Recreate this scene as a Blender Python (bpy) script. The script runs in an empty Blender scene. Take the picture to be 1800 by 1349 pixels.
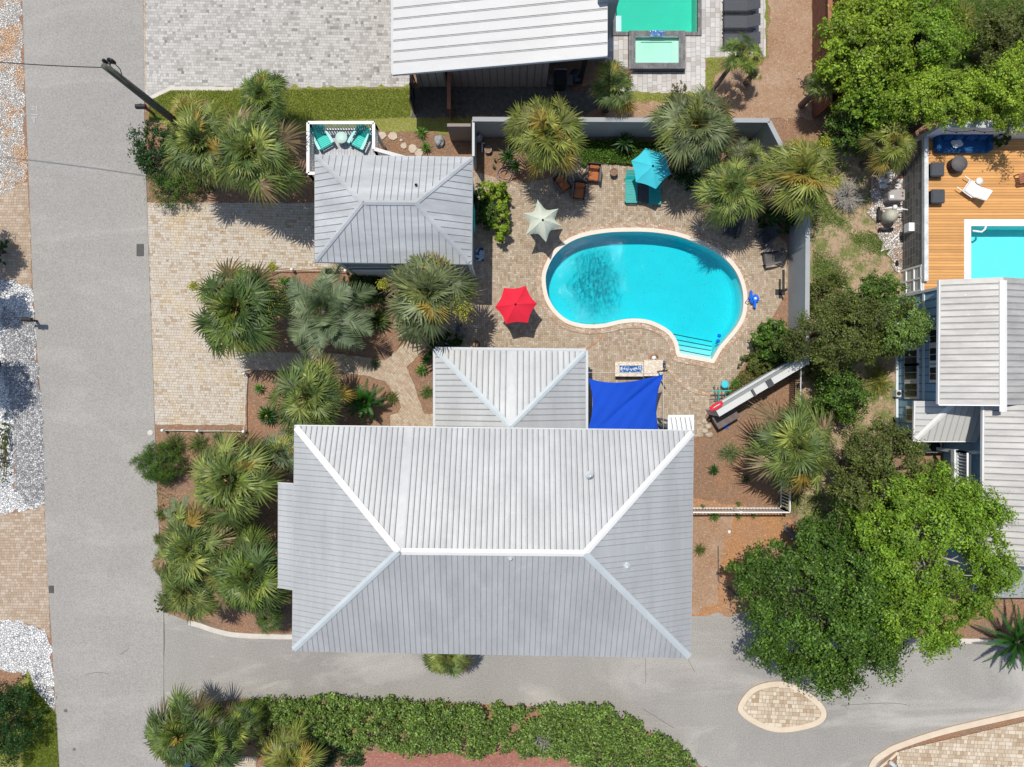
import bpy, bmesh, math, random
import numpy as np
from mathutils import Vector, Matrix, geometry
D = bpy.data
scene = bpy.context.scene
COL = scene.collection
R = math.radians
# ---------------------------------------------------------------- camera, light
H = 42.0                      # drone height above the yard
F = 1428.0                    # focal length in photo pixels (photo 1800 x 1349)
cam = D.objects.new('camera', D.cameras.new('camera')); COL.objects.link(cam)
cam.location = (0, 0, H); cam.rotation_euler = (0, 0, 0)
cam.data.sensor_width = 36; cam.data.lens = F/1800*36; cam.data.clip_end = 2000
scene.camera = cam
SDIR = Vector((-.165, .285, 1.0)).normalized()     # towards the sun
world = D.worlds.new('World'); scene.world = world; world.use_nodes = True
wn = world.node_tree; sky = wn.nodes.new('ShaderNodeTexSky'); sky.sky_type = 'NISHITA'
sky.sun_disc = False; sky.sun_elevation = math.asin(SDIR.z); sky.sun_rotation = math.atan2(SDIR.x, SDIR.y)
bg = wn.nodes['Background']; bg.inputs[1].default_value = 0.125
wn.links.new(sky.outputs[0], bg.inputs[0])
sun = D.objects.new('sun', D.lights.new('sun', 'SUN')); COL.objects.link(sun)
sun.data.energy = 4.0; sun.data.angle = R(.5); sun.data.color = (1, .945, .86)
sun.rotation_euler = SDIR.to_track_quat('Z', 'Y').to_euler(); sun.location = (0, 0, 60)
scene.view_settings.view_transform = 'Standard'; scene.view_settings.look = 'None'
scene.view_settings.exposure = 0.06; scene.view_settings.gamma = 1
# ---------------------------------------------------------------- helpers
def P(px, py, z=0.0):          # photo measurement -> point at height z
    return Vector(((px-900)/F*(H-z), (674.5-py)/F*(H-z), z))
def M2(n, z=0.0): return n/F*(H-z)       # length of n photo pixels at height z
class Gph:
    def __init__(s, name, rough=.85, metal=0., spec=.3):
        s.m = D.materials.new(name); s.m.use_nodes = True; s.t = s.m.node_tree
        s.b = s.t.nodes['Principled BSDF']; s.b.inputs['Roughness'].default_value = rough
        s.b.inputs['Metallic'].default_value = metal; s.b.inputs['Specular IOR Level'].default_value = spec
        s.out = s.t.nodes['Material Output']; s._pos = None
    def n(s, typ): return s.t.nodes.new(typ)
    def put(s, sock, v):
        if hasattr(v, 'is_output') or isinstance(v, bpy.types.NodeSocket): s.t.links.new(v, sock)
        elif isinstance(v, (tuple, list)) and len(v) == 3 and sock.type == 'RGBA': sock.default_value = (*v, 1)
        else: sock.default_value = v
    def pos(s):
        if s._pos is None: s._pos = s.n('ShaderNodeNewGeometry').outputs['Position']
        return s._pos
    def ma(s, op, a, b=0., c=0.):
        k = s.n('ShaderNodeMath'); k.operation = op
        s.put(k.inputs[0], a); s.put(k.inputs[1], b); s.put(k.inputs[2], c); return k.outputs[0]
    def mapp(s, rot=0, scale=(1, 1, 1), vec=None):
        k = s.n('ShaderNodeMapping'); s.put(k.inputs['Vector'], vec or s.pos())
        k.inputs['Rotation'].default_value = (0, 0, rot); k.inputs['Scale'].default_value = scale; return k.outputs[0]
    def noise(s, scale, detail=3, rough=.6, vec=None, dist=0.):
        k = s.n('ShaderNodeTexNoise'); s.put(k.inputs['Vector'], vec or s.pos()); k.inputs['Scale'].default_value = scale
        k.inputs['Detail'].default_value = detail; k.inputs['Roughness'].default_value = rough
        k.inputs['Distortion'].default_value = dist; return k.outputs['Fac']
    def vor(s, scale, out='Color', feat='F1', vec=None):
        k = s.n('ShaderNodeTexVoronoi'); k.feature = feat; s.put(k.inputs['Vector'], vec or s.pos())
        k.inputs['Scale'].default_value = scale; return k.outputs[out]
    def mix(s, f, a, b, mode='MIX'):
        k = s.n('ShaderNodeMix'); k.data_type = 'RGBA'; k.blend_type = mode; k.clamp_factor = True
        s.put(k.inputs[0], f); s.put(k.inputs[6], a); s.put(k.inputs[7], b); return k.outputs[2]
    def ramp(s, f, stops):
        k = s.n('ShaderNodeValToRGB'); s.put(k.inputs[0], f); e = k.color_ramp.elements
        while len(e) < len(stops): e.new(.5)
        for q, (p, c) in zip(e, stops): q.position = p; q.color = (*c, 1) if len(c) == 3 else c
        return k.outputs[0]
    def step(s, f, a, b):
        k = s.n('ShaderNodeMapRange'); s.put(k.inputs[0], f); k.inputs[1].default_value = a; k.inputs[2].default_value = b
        k.clamp = True; return k.outputs[0]
    def wn(s, x, y, w=0.):
        c = s.n('ShaderNodeCombineXYZ'); s.put(c.inputs[0], x); s.put(c.inputs[1], y); s.put(c.inputs[2], w)
        k = s.n('ShaderNodeTexWhiteNoise'); k.noise_dimensions = '3D'; s.put(k.inputs['Vector'], c.outputs[0]); return k.outputs['Value']
    def bump(s, h, st=.3, dist=.02):
        k = s.n('ShaderNodeBump'); k.inputs['Strength'].default_value = st; k.inputs['Distance'].default_value = dist
        s.put(k.inputs['Height'], h); s.t.links.new(k.outputs[0], s.b.inputs['Normal']); return k.outputs[0]
    def col(s, c): s.put(s.b.inputs['Base Color'], c); return s.m
def sc(c, k): return tuple(min(1, x*k) for x in c)
def solid(name, c, rough=.7, metal=0., var=.15, scale=3., bump=0., spec=.3):
    g = Gph(name, rough, metal, spec); f = g.noise(scale, 4)
    f2 = g.noise(scale*14, 2)
    cc = g.mix(g.step(f, .3, .7), sc(c, 1-var), sc(c, 1+var))
    cc = g.mix(g.step(f2, .35, .65), g.mix(.5, cc, sc(c, 1-var)), cc)
    if bump: g.bump(f2, bump, .01)
    return g.col(cc)
def pavers(name, w, h, stops, joint, rot=0., split=.5, stain=None, jw=.06, mott=.25):
    g = Gph(name, .9, 0, .2); v = g.mapp(rot)
    sp = g.n('ShaderNodeSeparateXYZ'); g.t.links.new(v, sp.inputs[0])
    y = g.ma('DIVIDE', sp.outputs[1], h); j = g.ma('FLOOR', y); fy = g.ma('FRACT', y)
    x = g.ma('ADD', g.ma('DIVIDE', sp.outputs[0], w), g.ma('MULTIPLY', g.wn(j, 3.3), 9)); i = g.ma('FLOOR', x); fx = g.ma('FRACT', x)
    s = g.ma('LESS_THAN', g.wn(i, j, 7.), split)             # some stones are half width
    fx2 = g.ma('FRACT', g.ma('MULTIPLY', fx, 2)); i2 = g.ma('MULTIPLY', g.ma('FLOOR', g.ma('MULTIPLY', fx, 2)), s)
    fxx = g.ma('ADD', g.ma('MULTIPLY', fx2, s), g.ma('MULTIPLY', fx, g.ma('SUBTRACT', 1, s)))
    wloc = g.ma('SUBTRACT', w, g.ma('MULTIPLY', s, w/2))
    ex = g.ma('MULTIPLY', g.ma('MINIMUM', fxx, g.ma('SUBTRACT', 1, fxx)), wloc)
    ey = g.ma('MULTIPLY', g.ma('MINIMUM', fy, g.ma('SUBTRACT', 1, fy)), h)
    e = g.step(g.ma('MINIMUM', ex, ey), .15*jw*h, jw*h)
    rnd = g.wn(g.ma('ADD', g.ma('MULTIPLY', i, 2.0), i2), j, 1.)
    c = g.ramp(rnd, stops)
    c = g.mix(g.step(g.noise(.35, 4), .35, .7), c, g.mix(mott, c, stops[0][1]))
    c = g.mix(g.step(g.noise(25, 2), .3, .75), g.mix(.14, c, (0, 0, 0)), c)
    if stain: c = g.mix(g.ma('MULTIPLY', g.step(g.noise(.5, 4, .7), .5, .68), .6), c, stain)
    c = g.mix(e, joint, c); g.bump(e, .5, .01); return g.col(c)
def herring(name, w, stops, joint, rot=0., jw=.07):
    g = Gph(name, .9, 0, .2); v = g.mapp(rot); sp = g.n('ShaderNodeSeparateXYZ'); g.t.links.new(v, sp.inputs[0])
    x = g.ma('DIVIDE', sp.outputs[0], w); y = g.ma('DIVIDE', sp.outputs[1], w)
    i, j, fx, fy = g.ma('FLOOR', x), g.ma('FLOOR', y), g.ma('FRACT', x), g.ma('FRACT', y)
    m = g.ma('FLOORED_MODULO', g.ma('ADD', g.ma('SUBTRACT', i, j), .5), 4)
    m1 = g.ma('MULTIPLY', g.ma('GREATER_THAN', m, 1), g.ma('LESS_THAN', m, 2))
    m2 = g.ma('MULTIPLY', g.ma('GREATER_THAN', m, 2), g.ma('LESS_THAN', m, 3)); vert = g.ma('GREATER_THAN', m, 2)
    ii = g.ma('SUBTRACT', i, m1); jj = g.ma('SUBTRACT', j, m2); rnd = g.wn(ii, jj, vert)
    u = g.ma('ADD', fx, m1); vv = g.ma('ADD', fy, m2); hor = g.ma('SUBTRACT', 1, vert)
    lx = g.ma('ADD', 1, hor); ly = g.ma('ADD', 1, vert)
    e = g.ma('MINIMUM', g.ma('MINIMUM', u, g.ma('SUBTRACT', lx, u)), g.ma('MINIMUM', vv, g.ma('SUBTRACT', ly, vv)))
    e = g.step(e, .02, jw)
    c = g.ramp(rnd, stops); c = g.mix(g.step(g.noise(.4, 4), .35, .7), c, g.mix(.22, c, stops[0][1]))
    c = g.mix(g.step(g.noise(1.3, 4), .6, .75), c, g.mix(.35, c, (.5, .3, .17)))
    c = g.mix(g.step(g.noise(25, 2), .3, .75), g.mix(.12, c, (0, 0, 0)), c)
    c = g.mix(e, joint, c); g.bump(e, .4, .01); return g.col(c)
# --- mesh builder
class MB:
    def __init__(s): s.v = []; s.f = []; s.mi = []; s.sm = []
    def add(s, vs, fs, mi=0, smooth=False):
        o = len(s.v); s.v += [tuple(v) for v in vs]; s.f += [tuple(i+o for i in f) for f in fs]
        s.mi += [mi]*len(fs); s.sm += [smooth]*len(fs); return s
    def box(s, c, d, rot=(0, 0, 0), mi=0, taper=1.):
        from mathutils import Euler
        e = Euler(rot).to_matrix(); x, y, z = d[0]/2, d[1]/2, d[2]/2; c = Vector(c); vs = []
        for k in (-1, 1):
            t = taper if k > 0 else 1.
            for a, b in ((-1, -1), (1, -1), (1, 1), (-1, 1)): vs.append(c+e@Vector((a*x*t, b*y*t, k*z)))
        return s.add(vs, [(3, 2, 1, 0), (4, 5, 6, 7), (0, 1, 5, 4), (1, 2, 6, 5), (2, 3, 7, 6), (3, 0, 4, 7)], mi)
    def bar(s, a, b, w, h=None, mi=0):       # box beam between two points (w across, h up)
        a, b = Vector(a), Vector(b); d = b-a; L = d.length
        if L < 1e-5: return s
        q = d.to_track_quat('X', 'Z').to_matrix(); h = h or w; c = (a+b)/2; vs = []
        for k in (-1, 1):
            for p, r in ((-1, -1), (1, -1), (1, 1), (-1, 1)): vs.append(c+q@Vector((k*L/2, p*w/2, r*h/2)))
        return s.add(vs, [(3, 2, 1, 0), (4, 5, 6, 7), (0, 1, 5, 4), (1, 2, 6, 5), (2, 3, 7, 6), (3, 0, 4, 7)], mi)
    def tube(s, pts, r, n=8, mi=0, cap=True, smooth=True):
        pts = [Vector(p) for p in pts]; rs = r if isinstance(r, (list, tuple)) else [r]*len(pts); vs = []; fs = []
        for i, p in enumerate(pts):
            d = (pts[min(i+1, len(pts)-1)]-pts[max(i-1, 0)]).normalized()
            if i == 0 or abs(d.dot(u)) > .9 or True:
                ref = Vector((0, 0, 1)) if abs(d.z) < .92 else Vector((1, 0, 0)); u = d.cross(ref).normalized(); w = u.cross(d)
            for k in range(n):
                a = 2*math.pi*k/n; vs.append(p+(u*math.cos(a)+w*math.sin(a))*rs[i])
        for i in range(len(pts)-1):
            for k in range(n): fs.append((i*n+k, i*n+(k+1) % n, (i+1)*n+(k+1) % n, (i+1)*n+k))
        if cap: fs += [tuple(range(n)), tuple((len(pts)-1)*n+k for k in reversed(range(n)))]
        return s.add(vs, fs, mi, smooth)
    def lathe(s, prof, c=(0, 0, 0), n=20, mi=0, smooth=True):
        vs = []; fs = []
        for r, z in prof:
            for k in range(n):
                a = 2*math.pi*k/n; vs.append((c[0]+r*math.cos(a), c[1]+r*math.sin(a), c[2]+z))
        for i in range(len(prof)-1):
            for k in range(n): fs.append((i*n+k, i*n+(k+1) % n, (i+1)*n+(k+1) % n, (i+1)*n+k))
        if prof[-1][0] > 1e-3: fs.append(tuple((len(prof)-1)*n+k for k in range(n)))
        return s.add(vs, fs, mi, smooth)
    def prism(s, poly, z0, z1, mi=0):
        n = len(poly); vs = [(p[0], p[1], z0) for p in poly]+[(p[0], p[1], z1) for p in poly]
        return s.add(vs, [tuple(reversed(range(n))), tuple(range(n, 2*n))]+[(i, (i+1) % n, n+(i+1) % n, n+i) for i in range(n)], mi)
    def build(s, name, mats, parent=None, loc=None, world=False, rotz=0):
        me = D.meshes.new(name); vs = s.v
        if world:
            o = parent.location if parent is not None else Vector(loc)
            vs = [(x-o.x, y-o.y, z-o.z) for x, y, z in vs]
        me.from_pydata(vs, [], s.f); me.polygons.foreach_set('material_index', s.mi); me.polygons.foreach_set('use_smooth', s.sm)
        for m in (mats if isinstance(mats, (list, tuple)) else [mats]): me.materials.append(m)
        bm = bmesh.new(); bm.from_mesh(me); bmesh.ops.recalc_face_normals(bm, faces=bm.faces); bm.to_mesh(me); bm.free()
        ob = D.objects.new(name, me); COL.objects.link(ob)
        if parent is not None: ob.parent = parent
        elif loc is not None: ob.location = loc
        ob.rotation_euler.z = rotz if not world else 0
        return ob
def tag(o, label=None, cat=None, group=None, kind=None):
    if label: o['label'] = label
    if cat: o['category'] = cat
    if group: o['group'] = group
    if kind: o['kind'] = kind
    return o
def thing(name, label, cat, loc=(0, 0, 0), rotz=0, group=None):
    o = D.objects.new(name, None); COL.objects.link(o); o.location = loc; o.rotation_euler = (0, 0, rotz)
    o.empty_display_size = .2
    return tag(o, label, cat, group)
def kids(o): return [c for c in D.objects if c.parent == o]
def dup(root, loc, rotz, label, group=None):
    def cp(o, par):
        c = o.copy(); COL.objects.link(c)
        if par is not None: c.parent = par
        for ch in kids(o): cp(ch, c)
        return c
    r = cp(root, None); r.location = loc; r.rotation_euler.z = rotz; r['label'] = label
    if group: r['group'] = group
    return r
def leafmesh(name, Q, C, mat, parent=None, loc=None):     # Q (n,4,3) quads, C (n,3) colours
    Q = np.asarray(Q, dtype=np.float32); n = len(Q); me = D.meshes.new(name)
    me.vertices.add(n*4); me.vertices.foreach_set('co', Q.reshape(-1)); me.loops.add(n*4)
    me.loops.foreach_set('vertex_index', np.arange(n*4, dtype=np.int32)); me.polygons.add(n)
    me.polygons.foreach_set('loop_start', np.arange(0, n*4, 4, dtype=np.int32)); me.update(calc_edges=True)
    a = me.color_attributes.new('leaf_colour', 'FLOAT_COLOR', 'POINT')
    c4 = np.ones((n, 4, 4), dtype=np.float32); c4[:, :, :3] = np.asarray(C, dtype=np.float32)[:, None, :]
    a.data.foreach_set('color', c4.reshape(-1)); me.materials.append(mat); me.validate()
    ob = D.objects.new(name, me); COL.objects.link(ob)
    if parent is not None: ob.parent = parent
    elif loc is not None: ob.location = loc
    return ob
def catmull(pts, k=6, closed=True):
    n = len(pts); out = []
    for i in range(n if closed else n-1):
        g = (lambda q: pts[q % n]) if closed else (lambda q: pts[max(0, min(n-1, q))])
        p0, p1, p2, p3 = (Vector(g(i+d)) for d in (-1, 0, 1, 2))
        for t in range(k):
            u = t/k; out.append(.5*((2*p1)+(p2-p0)*u+(2*p0-5*p1+4*p2-p3)*u*u+(3*p1-p0-3*p2+p3)*u**3))
    if not closed: out.append(Vector(pts[-1]))
    return out
def offset(poly, d):           # poly of 2d/3d points, outward by d
    n = len(poly); area = sum(poly[i][0]*poly[(i+1) % n][1]-poly[(i+1) % n][0]*poly[i][1] for i in range(n)); s = 1 if area > 0 else -1
    out = []
    for i in range(n):
        a, b, c = Vector(poly[i-1][:2]), Vector(poly[i][:2]), Vector(poly[(i+1) % n][:2])
        n1 = (b-a).normalized(); n2 = (c-b).normalized(); n1 = Vector((n1.y, -n1.x)); n2 = Vector((n2.y, -n2.x))
        m = (n1+n2); m = m.normalized() if m.length > 1e-4 else n1
        out.append(b+m*(s*d/max(.5, m.dot(n1))))
    return out
def inside(px, py, poly):      # vectorised
    n = len(poly); r = np.zeros(len(px), bool)
    for i in range(n):
        x1, y1 = poly[i][0], poly[i][1]; x2, y2 = poly[(i+1) % n][0], poly[(i+1) % n][1]
        c = ((y1 > py) != (y2 > py)); r ^= c & (px < (x2-x1)*(py-y1)/((y2-y1) if y2 != y1 else 1e-9)+x1)
    return r
NSH = [0]
def sheet(name, pix, z, mat, holes=(), zs=0., kind='structure', parent=None, label=None, smooth=0, raw=False, jit=0.):
    poly = [Vector(p) for p in pix] if raw else [P(x, y, zs) for x, y in pix]
    if smooth: poly = catmull([Vector((p.x, p.y)) for p in poly], smooth)
    if jit:
        rg = random.Random(len(poly)); q = []
        for i in range(len(poly)):
            a, b = Vector(poly[i]), Vector(poly[(i+1) % len(poly)]); k = max(1, int((b-a).length/.22)) if (b-a).length < 60 else 1
            for j in range(k): p = a.lerp(b, j/k); q.append(p+Vector((rg.gauss(0, jit), rg.gauss(0, jit), 0)) if k > 1 else p)
        poly = q
    if parent is None and z > 0: NSH[0] += 1; z += .0006*NSH[0]
    loops = [[Vector((p[0], p[1], 0)) for p in poly]]+[[Vector((p[0], p[1], 0)) for p in h] for h in holes]
    tris = geometry.tessellate_polygon(loops); vs = [v for l in loops for v in l]
    me = D.meshes.new(name); me.from_pydata([(v.x, v.y, z) for v in vs], [], [tuple(t) for t in tris]); me.materials.append(mat)
    bm = bmesh.new(); bm.from_mesh(me)
    for f in bm.faces:
        if f.normal.z < 0: f.normal_flip()
    bm.to_mesh(me); bm.free()
    ob = D.objects.new(name, me); COL.objects.link(ob)
    if parent is not None: ob.parent = parent
    else: tag(ob, label, None, None, kind)
    return ob
# ---------------------------------------------------------------- materials
def leafmat(name, trans=.35, rough=.5):
    g = Gph(name, rough, 0, .3); a = g.n('ShaderNodeAttribute'); a.attribute_name = 'leaf_colour'
    r = g.n('ShaderNodeNewGeometry').outputs['Random Per Island']
    c = g.mix(1., a.outputs['Color'], g.ramp(r, [(0, (.55, .55, .55)), (1, (1.4, 1.4, 1.4))]), 'MULTIPLY'); g.col(c)
    t = g.n('ShaderNodeBsdfTranslucent'); g.put(t.inputs[0], g.mix(1., c, (1.1, 1.15, .5), 'MULTIPLY')); x = g.n('ShaderNodeMixShader')
    x.inputs[0].default_value = trans; g.t.links.new(g.b.outputs[0], x.inputs[1]); g.t.links.new(t.outputs[0], x.inputs[2])
    g.t.links.new(x.outputs[0], g.out.inputs[0]); return g.m
LEAF = leafmat('leaf', .38, .45); LEAFM = leafmat('matte_leaf', .3, .8)
def asphalt(name, c, var=.12):
    g = Gph(name, .95, 0, .2); big = g.noise(.13, 5, .6, g.mapp(0, (1, .35, 1))); mid = g.noise(.9, 4); fine = g.noise(16, 3, .85)
    b2 = g.noise(.3, 4, .6, g.mapp(.35, (.35, 1, 1)), 1.5); cc = g.mix(g.step(big, .3, .7), sc(c, 1-var), sc(c, 1+var)); cc = g.mix(g.ma('MULTIPLY', g.step(b2, .5, .68), var*2.2), cc, (.5, .47, .43)); cc = g.mix(g.step(mid, .35, .7), g.mix(.07, cc, (.12, .1, .09)), cc)
    cc = g.mix(g.step(fine, .28, .62), g.mix(.3, cc, (.08, .075, .07)), g.mix(.14, cc, (.9, .88, .85)))
    sp = g.step(g.vor(1.1, 'Distance'), .028, .02); cc = g.mix(g.ma('MULTIPLY', sp, .65), cc, (.05, .045, .04))
    g.bump(fine, .35, .01); return g.col(cc)
M = {}
M['road'] = asphalt('street_asphalt', (.262, .25, .228), .09)
M['lane'] = asphalt('lane_asphalt', (.235, .222, .2), .22)
def strawmat(name, a, b, c, green=0.):
    g = Gph(name, 1., 0, .1); n1 = g.noise(.55, 5, .65); n2 = g.noise(9, 4, .75, None, 1.5); st = g.noise(15, 4, .85, g.mapp(.6, (1, .45, 1)), 1.5)
    cc = g.mix(g.step(n1, .35, .65), a, b); cc = g.mix(g.step(n2, .52, .78), cc, c)
    cc = g.mix(g.step(st, .32, .6), g.mix(.5, cc, (.045, .03, .02)), cc)
    cc = g.mix(g.ma('MULTIPLY', g.step(g.noise(17, 3, .85, g.mapp(-.9, (.4, 1, 1))), .57, .68), .6), cc, (.62, .48, .36))
    if green:
        gr = g.mix(g.step(st, .3, .7), (.035, .07, .012), (.16, .23, .04))
        cc = g.mix(g.ma('MULTIPLY', g.step(g.ma('ADD', g.noise(1.1, 5, .75), g.ma('MULTIPLY', g.noise(8, 3), .35)), .62, .76), green), cc, gr)
    g.bump(st, .6, .02); return g.col(cc)
M['mulch'] = strawmat('pine_straw', (.31, .165, .095), (.25, .16, .11), (.5, .36, .25))
M['straw_orange'] = strawmat('fresh_straw', (.46, .22, .09), (.36, .21, .13), (.6, .4, .24))
M['yard'] = strawmat('sandy_yard', (.44, .32, .21), (.36, .25, .17), (.58, .47, .35), .8)
M['brownsoil'] = strawmat('brown_mulch', (.42, .29, .2), (.34, .2, .115), (.56, .44, .34))
M['lawn'] = strawmat('lawn_soil', (.2, .23, .04), (.25, .26, .06), (.36, .33, .14))
def gravel(name, stops, s=14., stain=None, dark=.25):
    g = Gph(name, .95, 0, .2); v = g.vor(s, 'Color'); sp = g.n('ShaderNodeSeparateColor'); g.t.links.new(v, sp.inputs[0])
    c = g.ramp(sp.outputs[0], stops); e = g.vor(s, 'Distance', 'DISTANCE_TO_EDGE'); ee = g.step(e, .02, dark*.6)
    if stain: c = g.mix(g.ma('MULTIPLY', g.step(g.noise(.7, 5, .7), .47, .58), .8), c, stain)
    c = g.mix(ee, g.mix(.75, c, (.05, .045, .04)), c); g.bump(ee, .8, .03); return g.col(c)
M['gravel_white'] = gravel('white_gravel', [(0, (.5, .5, .49)), (.5, (.66, .66, .65)), (1, (.8, .79, .77))], 9, None, .16)
M['gravel_grey'] = gravel('grey_gravel', [(0, (.22, .22, .22)), (.5, (.38, .38, .38)), (1, (.58, .57, .56))], 10, None, .18)
M['gravel_rust'] = gravel('stained_gravel', [(0, (.45, .42, .38)), (.5, (.6, .57, .52)), (1, (.78, .76, .72))], 12, (.62, .36, .18))
M['pav_white'] = pavers('pale_grey_pavers', .29, .145, [(0, (.34, .325, .3)), (.35, (.47, .455, .42)), (.8, (.55, .535, .5)), (.93, (.42, .4, .37)), (1, (.2, .19, .175))], (.24, .22, .2), .02, .55)
M['pav_cream'] = pavers('cream_pavers', .27, .14, [(0, (.45, .375, .29)), (.25, (.52, .46, .38)), (.8, (.565, .52, .45)), (.96, (.4, .3, .2))], (.17, .13, .09), .03, .5, (.53, .42, .26))
M['pav_tan'] = pavers('tan_pavers', .27, .14, [(0, (.37, .28, .2)), (.5, (.45, .355, .265)), (1, (.53, .45, .36))], (.16, .115, .08), .0, .5, (.32, .23, .15), .06, .4)
M['pav_patio'] = pavers('patio_stones', .5, .25, [(0, (.5, .49, .47)), (.5, (.62, .6, .58)), (1, (.4, .37, .34))], (.27, .25, .23), 1.5708, .5)
M['pav_walk'] = pavers('walkway_pavers', .22, .11, [(0, (.42, .33, .24)), (.5, (.52, .44, .34)), (1, (.38, .27, .18))], (.17, .12, .08), .9, .1)
M['pav_island'] = pavers('island_stones', .36, .2, [(0, (.46, .36, .25)), (.5, (.66, .58, .46)), (1, (.38, .27, .17))], (.2, .15, .1), .05, .6)
M['pav_pool'] = herring('herringbone_bricks', .105, [(0, (.31, .235, .16)), (.3, (.39, .31, .225)), (.8, (.445, .365, .275)), (1, (.51, .445, .36))], (.16, .12, .08), .0)
M['pav_edge'] = pavers('soldier_course', .2, .11, [(0, (.38, .26, .17)), (.5, (.48, .36, .26)), (1, (.6, .5, .4))], (.13, .08, .05), .3, .3)
M['kerb'] = solid('kerb_concrete', (.6, .5, .38), .9, 0, .1, 2, .2)
M['kerb_grey'] = solid('pale_concrete', (.56, .52, .46), .9, 0, .12, 2, .2)
M['coping'] = solid('pool_coping', (.7, .62, .53), .8, 0, .06, 4, .1)
M['concrete'] = solid('wall_stucco', (.33, .345, .35), .9, 0, .06, 1.5, .15)
M['stucco_light'] = solid('light_stucco', (.55, .56, .54), .9, 0, .06, 1.5, .1)
M['crack'] = solid('asphalt_crack', (.12, .11, .1), .95, 0, .3, 3)
M['white'] = solid('white_paint', (.78, .78, .77), .5, 0, .04, 2)
M['trim'] = solid('bluish_white_trim', (.6, .65, .68), .6, 0, .05, 2)
def roofmat(name, c, streak, metal=.25, rough=.5, sdir=(.06, 1, 1), var=.13, alb=None):
    g = Gph(name, rough, metal, .4); a = g.noise(.9, 5, .65, g.mapp(0, sdir)); b = g.noise(.25, 4); f = g.noise(24, 3, .7)
    cc = g.mix(g.step(a, .3, .72), sc(c, 1-var), sc(c, 1+var)); cc = g.mix(g.ma('MULTIPLY', g.step(b, .5, .75), streak), cc, (.22, .21, .19))
    cc = g.mix(g.ma('MULTIPLY', g.step(g.vor(1.9, 'Distance'), .06, .035), .35), cc, (.85, .86, .86)); cc = g.mix(g.ma('MULTIPLY', g.step(g.noise(.5, 5, .75, None, 2.), .58, .7), .1), cc, (.9, .9, .88)); wv = g.noise(.8, 2)
    cc = g.mix(g.step(f, .3, .6), g.mix(.1, cc, (.1, .1, .1)), cc); g.bump(g.ma('ADD', g.ma('MULTIPLY', f, .1), wv), .35, .05); return g.col(cc)
M['roof'] = roofmat('galvanised_roof', (.51, .515, .505), .14, .34, .5, (1, .15, 1))
M['roof_g'] = roofmat('guest_roof', (.5, .515, .515), .25, .25, .5, (.25, 1.6, 1), .2)
M['roof_w'] = roofmat('white_roof', (.53, .53, .515), .1, 0., .5, (.1, 1, 1), .05)
M['roof_b'] = roofmat('weathered_roof', (.43, .42, .4), .6, .1, .5, (.35, 2.2, 1), .2)
M['seam'] = solid('seam_dirt_shade', (.2, .2, .195), .8, 0, .25, 3)  # dark strip beside each rib: rib shadow line painted in with seam dirt
M['seam_l'] = solid('pale_seam_dirt_shade', (.24, .25, .255), .8, 0, .2, 3)  # paler strip, rib shadow and dirt painted together
M['cap'] = solid('ridge_cap_metal', (.5, .55, .56), .5, .1, .08, 1.)
M['capw'] = solid('white_ridge_cap', (.72, .72, .7), .5, .0, .05, 1.)
M['fascia'] = solid('fascia', (.5, .52, .53), .6, 0, .05)
M['blue'] = solid('blue_siding', (.27, .46, .62), .8, 0, .05, 4)
M['taupe'] = solid('taupe_board', (.27, .225, .2), .8, 0, .06, 2)
M['greywall'] = solid('blue_grey_siding', (.25, .31, .32), .8, 0, .06, 2)
M['dark'] = solid('dark_metal', (.03, .03, .032), .5, .3, .2, 6)
M['black'] = solid('black_plastic', (.018, .018, .02), .6, 0, .2, 6)
M['charcoal'] = solid('charcoal_resin', (.06, .065, .075), .6, 0, .15, 8)
M['brownwood'] = solid('red_brown_fence_board', (.19, .085, .055), .85, 0, .3, 5, .2)
M['redbeam'] = solid('rust_red_wood', (.33, .13, .08), .8, 0, .15, 3)
def planks(name, c, w, rot, gap=.04, var=.18):
    g = Gph(name, .75, 0, .25); sp = g.n('ShaderNodeSeparateXYZ'); g.t.links.new(g.mapp(rot), sp.inputs[0])
    y = g.ma('DIVIDE', sp.outputs[1], w); j = g.ma('FLOOR', y); fy = g.ma('FRACT', y)
    r = g.wn(j, 1.); cc = g.mix(r, sc(c, 1-var), sc(c, 1+var)); gr = g.noise(6, 4, .7, g.mapp(rot, (.15, 3, 1)))
    cc = g.mix(g.step(gr, .3, .7), g.mix(.2, cc, (0, 0, 0)), cc); cc = g.mix(g.ma('MULTIPLY', g.step(g.noise(.6, 4), .52, .7), .3), cc, sc(c, .55))
    e = g.step(g.ma('MINIMUM', fy, g.ma('SUBTRACT', 1, fy)), gap*.4, gap); cc = g.mix(e, sc(c, .22), cc); g.bump(e, .5, .01); return g.col(cc)
M['deck'] = planks('orange_decking', (.66, .34, .12), .14, 0, .07)
M['deck_grey'] = planks('grey_decking', (.5, .5, .52), .14, math.pi/2, .06, .06)
M['teal'] = solid('teal_paint', (.012, .36, .34), .5, 0, .08, 5)
M['teal_mid'] = solid('bright_teal_paint', (.06, .56, .48), .5, 0, .06, 5)
M['teal_light'] = solid('pale_teal_paint', (.3, .6, .57), .5, 0, .05, 5)
M['teal_blue'] = solid('turquoise_fabric', (.05, .5, .6), .8, 0, .05, 3)
M['cream'] = solid('sage_cream_fabric', (.56, .6, .5), .9, 0, .05, 3)
M['red'] = solid('red_fabric', (.68, .02, .045), .85, 0, .06, 3)
M['sail'] = solid('royal_blue_sailcloth', (.003, .06, .46), .85, 0, .06, 2)
M['cushion'] = solid('rust_orange_cushion', (.37, .13, .05), .9, 0, .12, 6)
M['wicker'] = solid('brown_wicker', (.06, .042, .035), .8, 0, .3, 20)
M['ash'] = solid('ash_grey_frame', (.13, .12, .12), .7, 0, .2, 10)
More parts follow.
